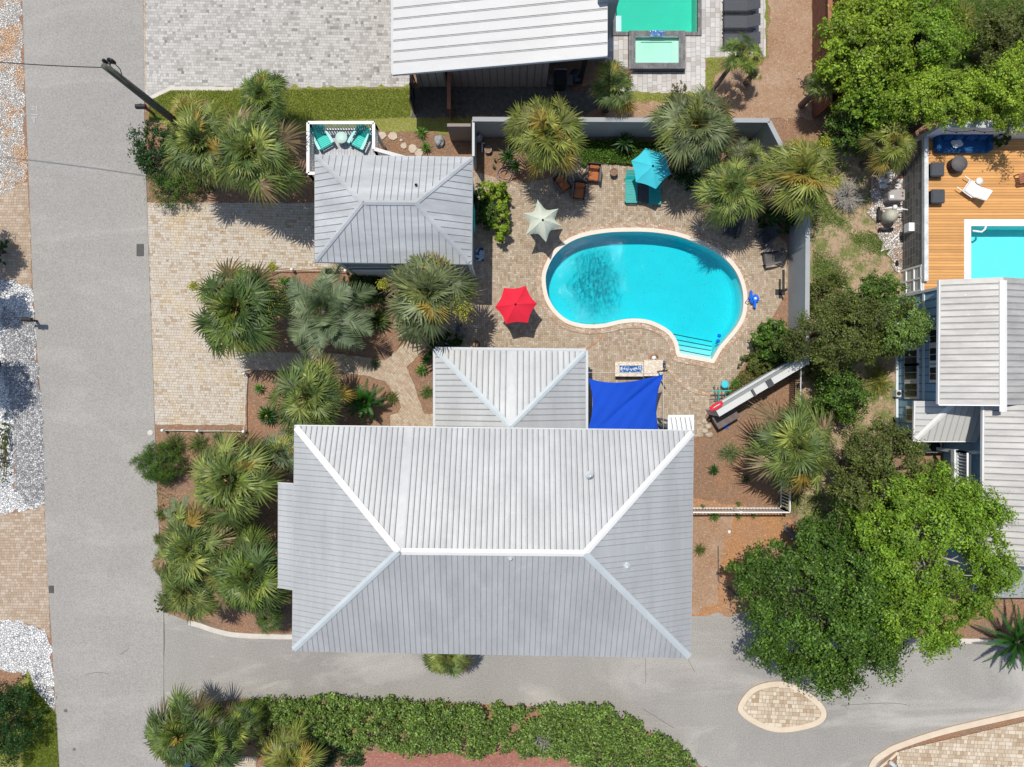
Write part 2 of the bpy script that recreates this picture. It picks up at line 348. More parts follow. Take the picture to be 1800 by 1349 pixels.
M['bluecush'] = solid('navy_cushion', (.008, .07, .2), .8, 0, .12, 4)
M['bluepl'] = solid('bright_blue_plastic', (.0, .13, .66), .4, 0, .08, 4)
M['terra'] = solid('terracotta', (.45, .17, .09), .9, 0, .12, 5)
M['rock'] = solid('boulder', (.33, .34, .35), .95, 0, .25, 4, .6)
M['flag'] = solid('flagstone', (.5, .42, .33), .95, 0, .15, 4, .4)
M['bark'] = solid('bark', (.14, .105, .08), .95, 0, .35, 6, .8)
M['barkp'] = solid('palm_bark', (.15, .12, .1), .95, 0, .35, 12, .8)
M['twig'] = solid('bleached_twig', (.4, .38, .35), .9, 0, .2, 8)
M['pole'] = solid('weathered_pole', (.1, .1, .075), .9, 0, .25, 3, .3)
M['glass'] = Gph('window_glass', .08, 0, .6).col((.02, .03, .035))
def marble():
    g = Gph('veined_marble', .35, 0, .5); n = g.noise(2.2, 5, .65, g.mapp(.8, (1, 3, 1)), 2.5)
    return g.col(g.ramp(n, [(0, (.75, .68, .56)), (.45, (.7, .62, .5)), (.53, (.38, .3, .22)), (.6, (.72, .65, .54)), (1, (.66, .58, .45))]))
M['marble'] = marble()
def blueglass():
    g = Gph('blue_fire_glass', .25, 0, .8); v = g.vor(22, 'Color'); sp = g.n('ShaderNodeSeparateColor'); g.t.links.new(v, sp.inputs[0])
    return g.col(g.ramp(sp.outputs[1], [(0, (0, .03, .14)), (.5, (.0, .08, .3)), (.85, (.05, .22, .5)), (1, (.7, .8, .85))]))
M['fireglass'] = blueglass()
def shingle():
    g = Gph('weathered_shingles', .9, 0, .2); sp = g.n('ShaderNodeSeparateXYZ'); g.t.links.new(g.pos(), sp.inputs[0])
    z = g.ma('DIVIDE', sp.outputs[2], .28); j = g.ma('FLOOR', z); fz = g.ma('FRACT', z); y = g.ma('ADD', g.ma('DIVIDE', sp.outputs[1], .42), g.ma('MULTIPLY', g.wn(j, 2.), 5))
    i = g.ma('FLOOR', y); fy = g.ma('FRACT', y); c = g.ramp(g.wn(i, j), [(0, (.1, .1, .095)), (1, (.2, .19, .175))])
    e = g.ma('MAXIMUM', g.ma('LESS_THAN', fz, .1), g.ma('LESS_THAN', fy, .05)); return g.col(g.mix(e, c, (.32, .31, .3)))
M['shingle'] = shingle()
def poolwater(name, col, dens, ripple=1.):
    g = Gph(name, .05); g.t.nodes.remove(g.b)
    tr = g.n('ShaderNodeBsdfTransparent'); gl = g.n('ShaderNodeBsdfGlossy'); gl.inputs['Roughness'].default_value = .035
    b = g.n('ShaderNodeBump'); b.inputs['Strength'].default_value = 1.; b.inputs['Distance'].default_value = .03*ripple
    dd = g.n('ShaderNodeVectorMath'); dd.operation = 'DISTANCE'; g.put(dd.inputs[0], g.mapp(.6, (1, .62, 1))); cc_ = P(1045, 490); import mathutils; q_ = mathutils.Matrix.Rotation(.6, 3, 'Z')@Vector((cc_.x, cc_.y*.62, 0)); dd.inputs[1].default_value = q_
    msk = g.step(g.ma('ADD', dd.outputs['Value'], g.ma('MULTIPLY', g.noise(1.2, 3), 1.2)), 2.4, 1.1)
    h = g.ma('ADD', g.ma('MULTIPLY', g.noise(3.4, 3, .6, g.mapp(.5, (1.5, .8, 1)), 1.4), g.ma('ADD', g.ma('MULTIPLY', msk, 6.), .35)), g.ma('MULTIPLY', g.noise(1.6, 2), .6))
    g.put(b.inputs['Height'], h); g.t.links.new(b.outputs[0], gl.inputs['Normal'])
    fr = g.n('ShaderNodeFresnel'); fr.inputs[0].default_value = 1.33; b2 = g.n('ShaderNodeBump'); b2.inputs['Strength'].default_value = 1.; b2.inputs['Distance'].default_value = .052*ripple; g.put(b2.inputs['Height'], h); g.t.links.new(b2.outputs[0], fr.inputs['Normal'])
    x = g.n('ShaderNodeMixShader'); g.put(x.inputs[0], g.ma('MULTIPLY', fr.outputs[0], 1.15)); g.t.links.new(tr.outputs[0], x.inputs[1]); g.t.links.new(gl.outputs[0], x.inputs[2])
    g.t.links.new(x.outputs[0], g.out.inputs['Surface'])
    va = g.n('ShaderNodeVolumeAbsorption'); va.inputs[0].default_value = (*col, 1); va.inputs[1].default_value = dens
    g.t.links.new(va.outputs[0], g.out.inputs['Volume']); return g.m
M['water'] = poolwater('pool_water', (.0, .91, .945), 1.6)
M['water_spa'] = poolwater('spa_water', (.45, .93, .86), .8, .5)
M['water_turq'] = poolwater('turquoise_water', (.02, .86, .8), .95, .7)
M['plaster'] = solid('pool_plaster', (.62, .73, .74), .8, 0, .05, 1.2)
M['plaster_blue'] = solid('green_pool_liner', (.5, .72, .62), .8, 0, .05, 1.2)
# ================================================================= setting
Z = lambda pts, ox, oy, k=3.967: [(ox+x/k, oy+y/k) for x, y in pts]     # enlarged measurement -> photo pixels
# kidney pool outline
kz = Z([(860,268),(1000,275),(1150,300),(1280,345),(1400,400),(1490,465),(1560,550),(1600,650),(1612,750),(1600,850),(1560,930),(1495,1010),(1440,1075)], 900, 340)
kz2 = Z([(1165,1110),(1150,1040),(1110,975),(1050,930),(960,890),(860,877),(760,885),(650,910),(560,918),(470,910),(380,880),(300,810),(250,720),(232,610),(245,530),(290,440),(360,370),(450,320),(560,290),(700,272)], 900, 340)
cor = Z([(1392,1158), (1168,1118)], 900, 340)
g2 = lambda L: [Vector((p.x, p.y)) for p in (P(x, y) for x, y in L)]
pool_out = catmull(g2([kz2[-1]])+g2(kz+[cor[0]]), 5, False)[5:]+catmull(g2([cor[1]]+kz2+[kz[0]]), 5, False)
pool_out = [p for i, p in enumerate(pool_out) if (p-pool_out[i-1]).length > .02]
cop_out = offset(pool_out, .19)
top_pool = [P(x, y) for x, y in ((1082,-90),(1226,-90),(1226,57),(1082,57))]
spa_hole = [P(x, y) for x, y in ((1104,57.5),(1205,57.5),(1205,121),(1104,121))]
turq_hole = [Vector((p.x, p.y)) for p in top_pool]
big = [Vector((x, y, 0)) for x, y in ((-300,-300),(300,-300),(300,300),(-300,300))]
def smallhole(poly, d): return offset(poly, d)
sheet('ground', big, 0, M['mulch'], holes=[smallhole(pool_out, .05), smallhole(turq_hole, .03)], raw=True)
z1, z2, z3, z4 = .004, .03, .054, .06
# street and lane
sheet('street', [(40,-400),(40,0),(44,130),(52,340),(58,500),(66,620),(74,720),(79,880),(84,1009),(90,1100),(98,1240),(105,1349),(125,1800),(330,1800),(291,1349),(288,1230),(288,1080),(281,960),(275,820),(269,650),(263,480),(258,330),(254,190),(252,0),(252,-400)], z2, M['road'])
lane = [(286,1075),(335,1094),(372,1108),(410,1118),(512,1122),(700,1110),(980,1092),(1215,1078),(1330,1074),(1500,1100),(1600,1122),(1690,1131),(1735,1133),(1800,1148),(2100,1200),(2100,1190),(2100,1180),(2050,1215),(1800,1256),(1660,1288),(1585,1312),(1556,1332),(1530,1360),(1500,1800),(1400,1800),(1235,1349),(1180,1305),(1090,1262),(1020,1246),(900,1240),(700,1232),(520,1228),(420,1228),(310,1246),(289,1256)]
sheet('lane', lane, z1, M['lane'])
# left verge
sheet('tan_driveway', [(-400,345),(48,320),(53,400),(56,505),(20,497),(-20,490),(-400,480)], z1, M['pav_tan'], jit=.02)
sheet('tan_forecourt', [(-400,903),(20,902),(50,897),(78,888),(84,1009),(89,1122),(70,1104),(45,1096),(0,1092),(-400,1080)], z1, M['pav_tan'], jit=.02)
sheet('stained_gravel', [(-400,-400),(38,-400),(38,0),(42,130),(48,320),(0,344),(-400,350)], z1, M['gravel_rust'], jit=.07)
sheet('white_gravel', [(-400,480),(-20,490),(20,497),(56,505),(64,620),(66,660),(45,640),(30,680),(27,760),(27,860),(75,880),(78,888),(50,897),(0,903),(-400,903)], z1, M['gravel_white'], jit=.07)
sheet('grey_gravel', [(5,540),(40,560),(60,560),(66,660),(74,720),(79,860),(79,880),(55,890),(25,860),(24,740),(5,640)], z2, M['gravel_grey'], jit=.07)
sheet('white_pebbles', [(-400,1080),(0,1092),(45,1096),(70,1104),(89,1122),(97,1240),(98,1252),(75,1232),(55,1205),(50,1185),(0,1182),(-400,1180)], z1, M['gravel_white'], jit=.07)
sheet('grass_verge', [(48,1184),(60,1210),(78,1234),(98,1252),(104,1349),(115,1600),(-60,1600),(-60,1300)], z1, M['lawn'], jit=.07)
# driveways
sheet('pale_driveway', [(254,-400),(254,0),(254.5,171),(262,175),(300,157),(720,153),(720,-400)], z1, M['pav_white'])
sheet('north_lawn', [(262,175),(300,157),(722,153),(724,205),(900,212),(780,236),(660,232),(300,232),(256,200)], z1, M['lawn'], jit=.07)
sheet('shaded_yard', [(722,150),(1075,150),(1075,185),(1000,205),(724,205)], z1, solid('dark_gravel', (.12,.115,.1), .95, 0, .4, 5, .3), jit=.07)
drive = [(259,357),(553,357),(553,462),(640,466),(642,472),(452,473),(385,490),(372,540),(385,590),(432,620),(470,618),(560,622),(560,640),(500,648),(437,652),(432,700),(431,747),(272,747)]
sheet('cream_driveway', drive, z1, M['pav_cream'], jit=.02)
walk = catmull([Vector(p) for p in [(430,620),(520,618),(600,626),(650,634),(690,655),(718,690),(728,722),(730,752)]], 4, False)
walk2 = catmull([Vector(p) for p in [(762,752),(752,715),(738,680),(712,640),(735,610),(765,590)]], 4, False)
wk = Z([(0,1110),(250,1115),(560,1120),(800,1150),(905,1165),(960,1120),(1030,1050),(1110,985),(1200,1060),(1130,1130),(1050,1220),(1090,1310)], 450, 340)
wk += [(733,690),(741,712),(747,728),(764,728),(764,760),(686,760),(686,730),(700,726),(706,716),(700,700),(688,686)]
wk += Z([(900,1310),(760,1270),(600,1250),(350,1245),(0,1230)], 450, 340)
sheet('garden_walkway', [(430,620)]+wk+[(430,655)], z2, M['pav_walk'], jit=.02)
# pool terrace
deck = [(832,300),(838,306)]+Z([(1545,1205),(1640,1230),(1780,1265)], 450, 0)+[(912,322),(960,316),(1000,298),(1045,286),(1100,292),(1170,300),(1225,320),(1290,370),(1345,395),(1384,430),(1384,500)]+Z([(130,690),(90,760),(40,850),(0,920)], 1350, 340)+[(1340,590),(1325,615),(1302,650),(1290,672),(1262,705),(1240,730),(1236,768),(1000,768),(1000,700),(1032,640),(765,640),(765,600),(735,598),(770,560),(826,500),(832,470)]
deckw = [P(x, y) for x, y in deck]
sheet('pool_terrace', deckw, z1, M['pav_pool'], holes=[smallhole(pool_out, .06)], raw=True)
sheet('terrace_border', [Vector((p.x, p.y, 0)) for p in offset(cop_out, .28)], z3, M['pav_edge'], holes=[smallhole(pool_out, .07)], raw=True)
def ring(name, inner, outer, z0, z1_, mat, kind='structure', parent=None):
    mb = MB(); n = len(inner); vs = [(*p[:2], z1_) for p in inner]+[(*p[:2], z1_) for p in outer]+[(*p[:2], z0) for p in inner]+[(*p[:2], z0) for p in outer]; fs = []
    for i in range(n):
        j = (i+1) % n; fs += [(i, j, n+j, n+i), (2*n+i, 2*n+j, j, i), (n+i, n+j, 3*n+j, 3*n+i)]
    mb.add(vs, fs); o = mb.build(name, mat, parent)
    return tag(o, None, None, None, kind) if parent is None else o
# ---- kidney pool
pool = thing('swimming_pool', 'kidney shaped swimming pool with pale coping and bright cyan water', 'swimming pool', P(1130, 515))
def w2(o): return lambda L: [(p[0]-o.location.x, p[1]-o.location.y) for p in L]
L = w2(pool); n = len(pool_out)
mb = MB(); lp = L(pool_out); DEP = -1.35
vs = [(x, y, -.0) for x, y in lp]+[(x, y, DEP+.12) for x, y in lp]; lin = L(offset(pool_out, -.22)); vs += [(x, y, DEP) for x, y in lin]
mb.add(vs, [(i, (i+1) % n, n+(i+1) % n, n+i) for i in range(n)]+[(n+i, n+(i+1) % n, 2*n+(i+1) % n, 2*n+i) for i in range(n)], 0, True)
tr = geometry.tessellate_polygon([[Vector((x, y, 0)) for x, y in lin]]); mb.add([(x, y, DEP) for x, y in lin], tr)
mb.build('basin', M['plaster'], pool)
mb = MB(); lo = L(offset(pool_out, .04)); mb.prism(lo, DEP-.15, -.1); mb.build('water', M['water'], pool)
ring('coping', L(offset(pool_out, -.015)), L(cop_out), -.1, .115, M['coping'], parent=pool)
# steps in the neck of the pool
st = [((1105,965),(1438,1030)),((1138,1010),(1425,1065)),((1155,1050),(1412,1095)),((1166,1090),(1398,1135))]
end = [P(*q) for q in Z([(1168,1118),(1392,1158)], 900, 340)]
for k, (a, b) in enumerate(st):
    a, b = [P(*q) for q in Z([a, b], 900, 340)]; zt = -1.05+.25*k
    o = pool.location; poly = [(p.x-o.x, p.y-o.y) for p in (a, b, end[1], end[0])]
    m = MB().prism(poly, DEP, zt, 0); u = (b-a).normalized(); nrm = Vector((-u.y, u.x, 0))
    a2, b2 = a-o+nrm*.0+Vector((0, 0, zt+.006)), b-o+Vector((0, 0, zt+.006)); m.bar(a2+u*.05, b2-u*.05, .045, .012, 1)
    m.build('step', [M['plaster'], M['charcoal']], pool)
# ---- north neighbour's pool and spa
tp = thing('swimming_pool', 'rectangular turquoise pool with grey brick edging beside the white metal roof', 'swimming pool', P(1154, 0))
L = w2(tp); q = L(turq_hole); nn = len(q)
MB().add([(x, y, 0) for x, y in q]+[(x, y, -1.4) for x, y in q], [(i, (i+1) % nn, nn+(i+1) % nn, nn+i) for i in range(nn)]+[(4, 5, 6, 7)]).build('basin', M['plaster_blue'], tp)
MB().prism(L(offset(turq_hole, .02)), -1.5, -.08).build('water', M['water_turq'], tp)
greybrick = pavers('grey_edging_bricks', .25, .12, [(0, (.15, .145, .15)), (1, (.24, .235, .235))], (.09, .09, .09), 1.57, 0)
ring('coping', L(turq_hole), L(offset(turq_hole, .2)), -.1, .09, greybrick, parent=tp)
pa, pb = P(1082, 25), P(1093, 57); o = tp.location
MB().box(((pa.x+pb.x)/2-o.x, (pa.y+pb.y)/2-o.y, -.75), (pb.x-pa.x, pa.y-pb.y, 1.1)).build('ledge', M['plaster'], tp)
spa = thing('spa', 'square raised hot tub with grey brick surround below the turquoise pool', 'hot tub', P(1155, 89))
o = spa.location; L = w2(spa)
so = [P(x, y, .45) for x, y in ((1106,54),(1205,54),(1205,121),(1106,121))]; si = [P(x, y, .45) for x, y in ((1117,64),(1193.5,64),(1193.5,110.5),(1117,110.5))]
mb = MB(); a, b = L(so), L(si); vs = [(x, y, .45) for x, y in b]+[(x, y, .45) for x, y in a]+[(x, y, .02) for x, y in b]+[(x, y, .02) for x, y in a]
mb.add(vs, [(i, (i+1) % 4, 4+(i+1) % 4, 4+i) for i in range(4)]+[(8+i, 8+(i+1) % 4, (i+1) % 4, i) for i in range(4)]); mb.build('rim', greybrick, spa)
mb = MB(); mb.prism(a, 0.0, .4, 0); 
mb2 = MB().add([(x*1.004, y*1.004, z) for z in (.015, .38) for x, y in a], [(i, (i+1) % 4, 4+(i+1) % 4, 4+i) for i in range(4)]); mb2.build('surround', solid('dark_tile', (.03,.04,.06), .4), spa)
s2 = [(x*.72, y*.72) for x, y in b]
mb = MB(); mb.prism(b, .02, .05, 0); 
mb.add([(x, y, .12) for x, y in b]+[(x, y, .12) for x, y in s2]+[(x, y, .05) for x, y in s2], [(i, (i+1) % 4, 4+(i+1) % 4, 4+i) for i in range(4)]+[(4+i, 4+(i+1) % 4, 8+(i+1) % 4, 8+i) for i in range(4)])
mb.build('basin', M['plaster_blue'], spa)
MB().prism([(x*.998, y*.998) for x, y in b], .03, .41).build('water', M['water_spa'], spa)
c = P(1155, 59, .46)-o; MB().box((c.x, c.y, .462), (.74, .3, .03)).build('spillway', M['fireglass'], spa)
sheet('patio', [(1068,-400),(1346,-400),(1346,100),(1240,104),(1240,164),(1062,164),(1062,110),(1068,95)], z1, M['pav_patio'], holes=[turq_hole])
sheet('patio_lawn', [(1062,164),(1240,164),(1240,104),(1346,100),(1346,-400),(1362,-400),(1350,100),(1332,118),(1275,122),(1258,135),(1250,180),(1062,180)], z1, M['lawn'], jit=.07)
sheet('mulch_bed', [(1062,180),(1250,180),(1258,135),(1275,122),(1332,118),(1350,100),(1362,-400),(1428,-400),(1428,210),(1062,210)], z1, M['brownsoil'], jit=.07)
# back yard on the right and side yard
sheet('back_yard', [(1400,250),(1470,262),(1590,300),(1590,480),(1585,560),(1580,740),(1560,900),(1500,980),(1428,1030),(1400,900)], z1, M['yard'], jit=.07)
sheet('straw_bed', [(1190,870),(1385,905),(1400,930),(1345,1075),(1205,1085)], z1, M['straw_orange'], jit=.07)
sheet('side_soil', [(1215,905),(1290,905),(1262,1000),(1262,1060),(1215,1080)], z2, M['brownsoil'], jit=.07)
sheet('wild_ground', [(1475,-300),(1900,-300),(1900,215),(1600,215),(1470,260)], z1, M['yard'], jit=.07)
sheet('rose_mulch', [(640,1325),(900,1310),(1000,1340),(1240,1349),(1240,1500),(640,1500)], z1, strawmat('red_mulch', (.38, .16, .13), (.3, .12, .09), (.5, .3, .25)), jit=.07)
sheet('front_walk', [(395,1330),(450,1330),(450,1500),(395,1500)], z1, M['pav_cream'])
sheet('south_forecourt', [(1575,1322),(1600,1314),(1800,1268),(2000,1230),(2000,1700),(1575,1700)], z3, M['pav_island'])
sheet('rubble_ground', [(1535,296),(1590,296),(1588,470),(1576,478),(1560,440),(1540,410),(1528,380)], z3, gravel('rubble', [(0, (.34, .28, .23)), (.5, (.6, .55, .5)), (1, (.75, .72, .68))], 9, (.4, .28, .2), .2), jit=.12)
# kerbs
def kerb(name, path, w, h, mat, z=0):
    pts = [P(x, y) for x, y in path]; mb = MB(); Lq = len(pts); l = []; r = []
    for i in range(Lq):
        d = (pts[min(i+1, Lq-1)]-pts[max(i-1, 0)]).normalized(); nn_ = Vector((-d.y, d.x, 0))*w/2; l.append(pts[i]+nn_); r.append(pts[i]-nn_)
    vs = [(*p[:2], z+h) for p in l]+[(*p[:2], z+h) for p in r]+[(*p[:2], z) for p in l]+[(*p[:2], z) for p in r]; fs = []
    for i in range(Lq-1): fs += [(i, i+1, Lq+i+1, Lq+i), (2*Lq+i, 2*Lq+i+1, i+1, i), (Lq+i, Lq+i+1, 3*Lq+i+1, 3*Lq+i)]
    fs += [(0, Lq, 3*Lq, 2*Lq), (Lq-1, 2*Lq-1, 4*Lq-1, 3*Lq-1)]
    return tag(mb.add(vs, fs).build(name, mat), None, None, None, 'structure')
cv = lambda L_, k=4: [(p.x, p.y) for p in catmull([Vector(q) for q in L_], k, False)]
kerb('kerb', cv([(333,1094),(352,1099),(375,1107),(410,1115),(460,1118),(540,1118),(700,1106)]), .25, .1, M['kerb_grey'])
kerb('kerb', cv([(1526,1365),(1535,1338),(1556,1322),(1580,1310),(1660,1284),(1800,1252),(1900,1230)]), .3, .12, M['kerb'])
kerb('kerb', cv([(1620,1118),(1690,1126),(1740,1128),(1830,1148)]), .25, .1, M['kerb_grey'])
kerb('kerb', cv([(1530,1372),(1545,1350),(1562,1336),(1577,1322)], 3), .12, .08, M['kerb'])
kerb('bed_edging', [(1262,960),(1262,1022),(1277,1030),(1300,1052),(1345,1056)], .05, .06, M['charcoal'])
kerb('paver_edging', cv([(1171,640),(1182,658),(1200,676),(1225,689),(1252,694)]), .2, .012, M['pav_edge'], .045)
kerb('paver_edging', [(254,0),(254,172)], .1, .02, M['pav_walk'])
kerb('paver_edging', [(258,176),(300,156),(410,157)], .2, .03, M['kerb_grey'])
isl = catmull([P(x, y) for x, y in Z([(-212,915),(-130,800),(0,750),(140,752),(260,810),(370,900),(400,985),(340,1050),(180,1092),(40,1095),(-90,1050),(-190,980)], 1350, 1009)], 5)
isl = [Vector((p.x, p.y)) for p in isl]; isi = offset(isl, -.27)
ring('traffic_island_kerb', isi, isl, 0, .13, M['kerb'])
sheet('traffic_island', [Vector((p.x, p.y, 0)) for p in isi], .1, M['pav_island'], raw=True)
# cracks and joints in the asphalt
for pts in ([(288, 1080), (289, 1130), (287, 1180), (289, 1230), (291, 1262)], [(1130, 1078), (1134, 1130), (1135, 1200)], [(1210, 1160), (1221, 1182)], [(1130, 1246), (1165, 1268), (1185, 1280)], [(150, 1186), (170, 1182), (190, 1184)], [(211, 1151), (222, 1144), (228, 1139)], [(1478, 1240), (1560, 1236), (1600, 1240)]):
    kerb('asphalt_crack', cv(pts, 5), .018, .006, M['crack'], z1+.03 if pts[0][0] < 260 else z1+.012)
# road details
mb = MB()
for x, y, w, h in ((247, 440, 12, 21), (91, 1036, 8, 13)):
    c = P(x, y, 0); o = MB(); W, Hh = M2(w), M2(h)
    o.box((0, 0, .04), (W, Hh, .06)); [o.box((-W/2+W*(i+.5)/5, 0, .026), (W*.07, Hh*.94, .1), mi=1) for i in range(5)]
    ob = o.build('storm_drain', [solid('drain_iron', (.1, .1, .085), .8), M['charcoal']], None, (c.x, c.y, 0))
    tag(ob, {247: 'dark storm drain grate at the road edge beside the cream driveway', 91: 'small grey drain grate at the left road edge by the tan forecourt'}[x], 'storm drain')
for x, y, r, nm, lb in ((265, 761, 5, 'manhole_cover', 'small pale round utility cover by the right edge of the road'), (116, 1249, 3, 'road_patch', 'small dark round patch in the lower left of the road'), (131, 1317, 2.5, 'road_patch', 'tiny grey round patch near the bottom edge of the road')):
    c = P(x, y); rr = M2(r); ob = MB().lathe([(rr, 0), (rr, .012), (rr*.8, .016), (0, .016)]).build(nm, M['kerb_grey'] if nm == 'manhole_cover' else solid('patch', (.16, .15, .14), .9), None, (c.x, c.y, .045)); tag(ob, lb, 'road fitting')
# survey marks sprayed on the road
mb = MB()
for a, b in (((215,750),(262,752)),((225,765),(250,768)),((232,740),(240,775)),((218,800),(270,806)),((225,822),(262,822)),((244,820),(246,862)),((232,828),(243,858)),((262,740),(262,772))):
    (x1, y1), (x2, y2) = Z([a, b], 0, 0); mb.bar(P(x1, y1)+Vector((0, 0, z3)), P(x2, y2)+Vector((0, 0, z3)), .025, .004)
tag(mb.build('road_marking', solid('faded_white_spray', (.6, .6, .6), .9)), None, None, None, 'structure')
# ================================================================= roofs and buildings
def face_plan(mb, poly, u, spacing, ribw=.045, ribh=.03, rib_mi=0, base_mi=0, seam_mi=1, seamw=.03, phase=0., th=.06):
    """metal roof slope: poly = 3d convex polygon, u = eave direction; ribs run up the slope"""
    poly = [Vector(p) for p in poly]; nrm = Vector((0, 0, 0))
    for i in range(len(poly)): nrm += poly[i].cross(poly[(i+1) % len(poly)])
    nrm.normalize()
    if nrm.z < 0: nrm = -nrm; poly = poly[::-1]
    ctr = sum(poly, Vector((0, 0, 0)))/len(poly); poly = [p-nrm*((p-ctr).dot(nrm)) for p in poly]
    n_ = len(poly); mb.add(poly+[p-Vector((0, 0, th)) for p in poly], [tuple(range(n_)), tuple(reversed(range(n_, 2*n_)))]+[(i, n_+i, n_+(i+1) % n_, (i+1) % n_) for i in range(n_)], base_mi)
    u = (Vector(u)-nrm*Vector(u).dot(nrm)).normalized(); v = nrm.cross(u); o = poly[0]
    P2 = [((p-o).dot(u), (p-o).dot(v)) for p in poly]; lo, hi = min(p[0] for p in P2), max(p[0] for p in P2)
    k = math.ceil((lo-phase)/spacing)
    while phase+k*spacing < hi:
        x = phase+k*spacing; ys = []
        for i in range(n_):
            a, b = P2[i], P2[(i+1) % n_]
            if (a[0]-x)*(b[0]-x) < 0: ys.append(a[1]+(b[1]-a[1])*(x-a[0])/(b[0]-a[0]))
        if len(ys) >= 2 and max(ys)-min(ys) > .12:
            y0, y1 = min(ys)+.01, max(ys)-.04; A = o+u*x+v*y0; B = o+u*x+v*y1
            mb.bar(A+nrm*ribh*.5, B+nrm*ribh*.5, .001, .001, rib_mi) if False else None
            w = ribw/2
            q = [A-u*w, A+u*w, A+u*w*.5+nrm*ribh, A-u*w*.5+nrm*ribh, B-u*w, B+u*w, B+u*w*.5+nrm*ribh, B-u*w*.5+nrm*ribh]
            mb.add(q, [(0, 1, 2, 3), (1, 5, 6, 2), (2, 6, 7, 3), (3, 7, 4, 0), (5, 4, 7, 6)], rib_mi)
            if seamw:  # flat strip along the rib, its shadow line put into the colour
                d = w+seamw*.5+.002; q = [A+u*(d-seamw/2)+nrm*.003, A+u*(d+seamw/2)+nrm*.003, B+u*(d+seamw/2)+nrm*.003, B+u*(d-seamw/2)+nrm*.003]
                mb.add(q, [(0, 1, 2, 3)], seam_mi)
        k += 1
def cap(mb, a, b, n1, n2, w, mi=0, lift=.045):
    """folded ridge or hip cap between a and b, wings lying on the two slopes"""
    a, b = Vector(a), Vector(b); d = (b-a).normalized(); a = a+d*.14
    w1 = n1.cross(d).normalized(); w2_ = d.cross(n2).normalized()
    if w1.z > 0: w1 = -w1
    if w2_.z > 0: w2_ = -w2_
    t = Vector((0, 0, lift)); A = [a+t+Vector((0, 0, .015)), a+w1*w+n1*lift, a+w2_*w+n2*lift]; B = [b+t+Vector((0, 0, .015)), b+w1*w+n1*lift, b+w2_*w+n2*lift]
    mb.add(A+B, [(0, 1, 4, 3), (0, 3, 5, 2), (1, 2, 0), (3, 5, 4)], mi)
def nrm(a, b, c):
    n_ = (Vector(b)-Vector(a)).cross(Vector(c)-Vector(a)).normalized(); return n_ if n_.z > 0 else -n_
def walls(mb, poly, z0, z1_, mi=0): return mb.prism([(p[0], p[1]) for p in poly], z0, z1_, mi)
def inset(poly, d): return offset([Vector((p.x, p.y)) for p in poly], -d)
# ---- main house
ZE, ZR = 5.5, 8.2
nw, ne, se, sw = P(517, 748, ZE), P(1220, 757, ZE), P(1215, 1158, ZE), P(513, 1145, ZE)
r1, r2 = P(700, 970, ZR), P(1028, 973, ZR)
house = thing('house', 'large house with a silver ribbed metal hip roof in the middle of the lot', 'house', ((nw.x+se.x)/2, (nw.y+se.y)/2, 0))
mb = MB()
face_plan(mb, [nw, ne, r2, r1], ne-nw, .242, .07, .02, 0, 0, 1, .03)
face_plan(mb, [sw, se, r2, r1], se-sw, .242, .03, .018, 0, 0, 2, .022)
face_plan(mb, [ne, se, r2], se-ne, .242, .03, .018, 0, 0, 2, .02)
face_plan(mb, [nw, sw, r1], sw-nw, .242, .03, .018, 0, 0, 2, .02)
nW = nrm(nw, sw, r1); dz = lambda x, y: nw.z-(nW.x*(x-nw.x)+nW.y*(y-nw.y))/nW.z
b1, b2 = P(487, 850, 5.2), P(487, 1035, 5.2); e1 = nw+(sw-nw)*((b1.y-nw.y)/(sw.y-nw.y)); e2 = nw+(sw-nw)*((b2.y-nw.y)/(sw.y-nw.y))
b1.z, b2.z = dz(b1.x, b1.y), dz(b2.x, b2.y); face_plan(mb, [e1, e2, b2, b1], e2-e1, .242, .03, .018, 0, 0, 2, .02)
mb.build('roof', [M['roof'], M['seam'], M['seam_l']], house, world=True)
nN, nS, nE = nrm(nw, ne, r2), nrm(sw, se, r2), nrm(ne, se, r2)
for a, b, n1, n2, mm in ((r1, r2, nN, nS, 'capw'), (nw, r1, nN, nW, 'capw'), (sw, r1, nS, nW, 'cap'), (ne, r2, nN, nE, 'capw'), (se, r2, nS, nE, 'cap')):
    m = MB(); cap(m, a, b, n1, n2, .135); m.build('ridge_cap', M['cap'] if mm == 'cap' else M['capw'], house, world=True)
m = MB()
for a, b in ((nw, ne), (ne, se), (se, sw), (sw, e2), (e2, b2), (b2, b1), (b1, e1), (e1, nw)): m.bar(a-Vector((0, 0, .17)), b-Vector((0, 0, .17)), .03, .2)
m.build('fascia', M['white'], house, world=True)
ip = inset([nw, ne, se, sw], .75); m = MB(); walls(m, ip, 0, ZE-.05); m.build('wall', M['greywall'], house, world=True)
m = MB().add([(*p, ZE-.2) for p in [(q.x, q.y) for q in inset([nw, ne, se, sw], .02)]], [(0, 1, 2, 3)]); m.build('soffit', M['white'], house, world=True)
m = MB(); m.box(((b1.x+e1.x)/2+.5, (b1.y+b2.y)/2, 2.5), (1.1, 4.2, 5)); m.build('bay', M['greywall'], house, world=True)
for x0 in (-8.3, -6.0, -3.4, -.6, 2.2, 4.6, 6.6):
    zc = 3.9; m = MB(); y = ip[2].y if ip[2].y < -9 else ip[0].y; m.box((x0, y-.03, zc), (1.1, .06, 1.3)); f = m.build('window', M['white'], house, world=True)
    MB().box((0, 0, 0), (.9, .03, 1.1)).build('pane', M['glass'], f).location = (x0-house.location.x, y-.06-house.location.y, zc)
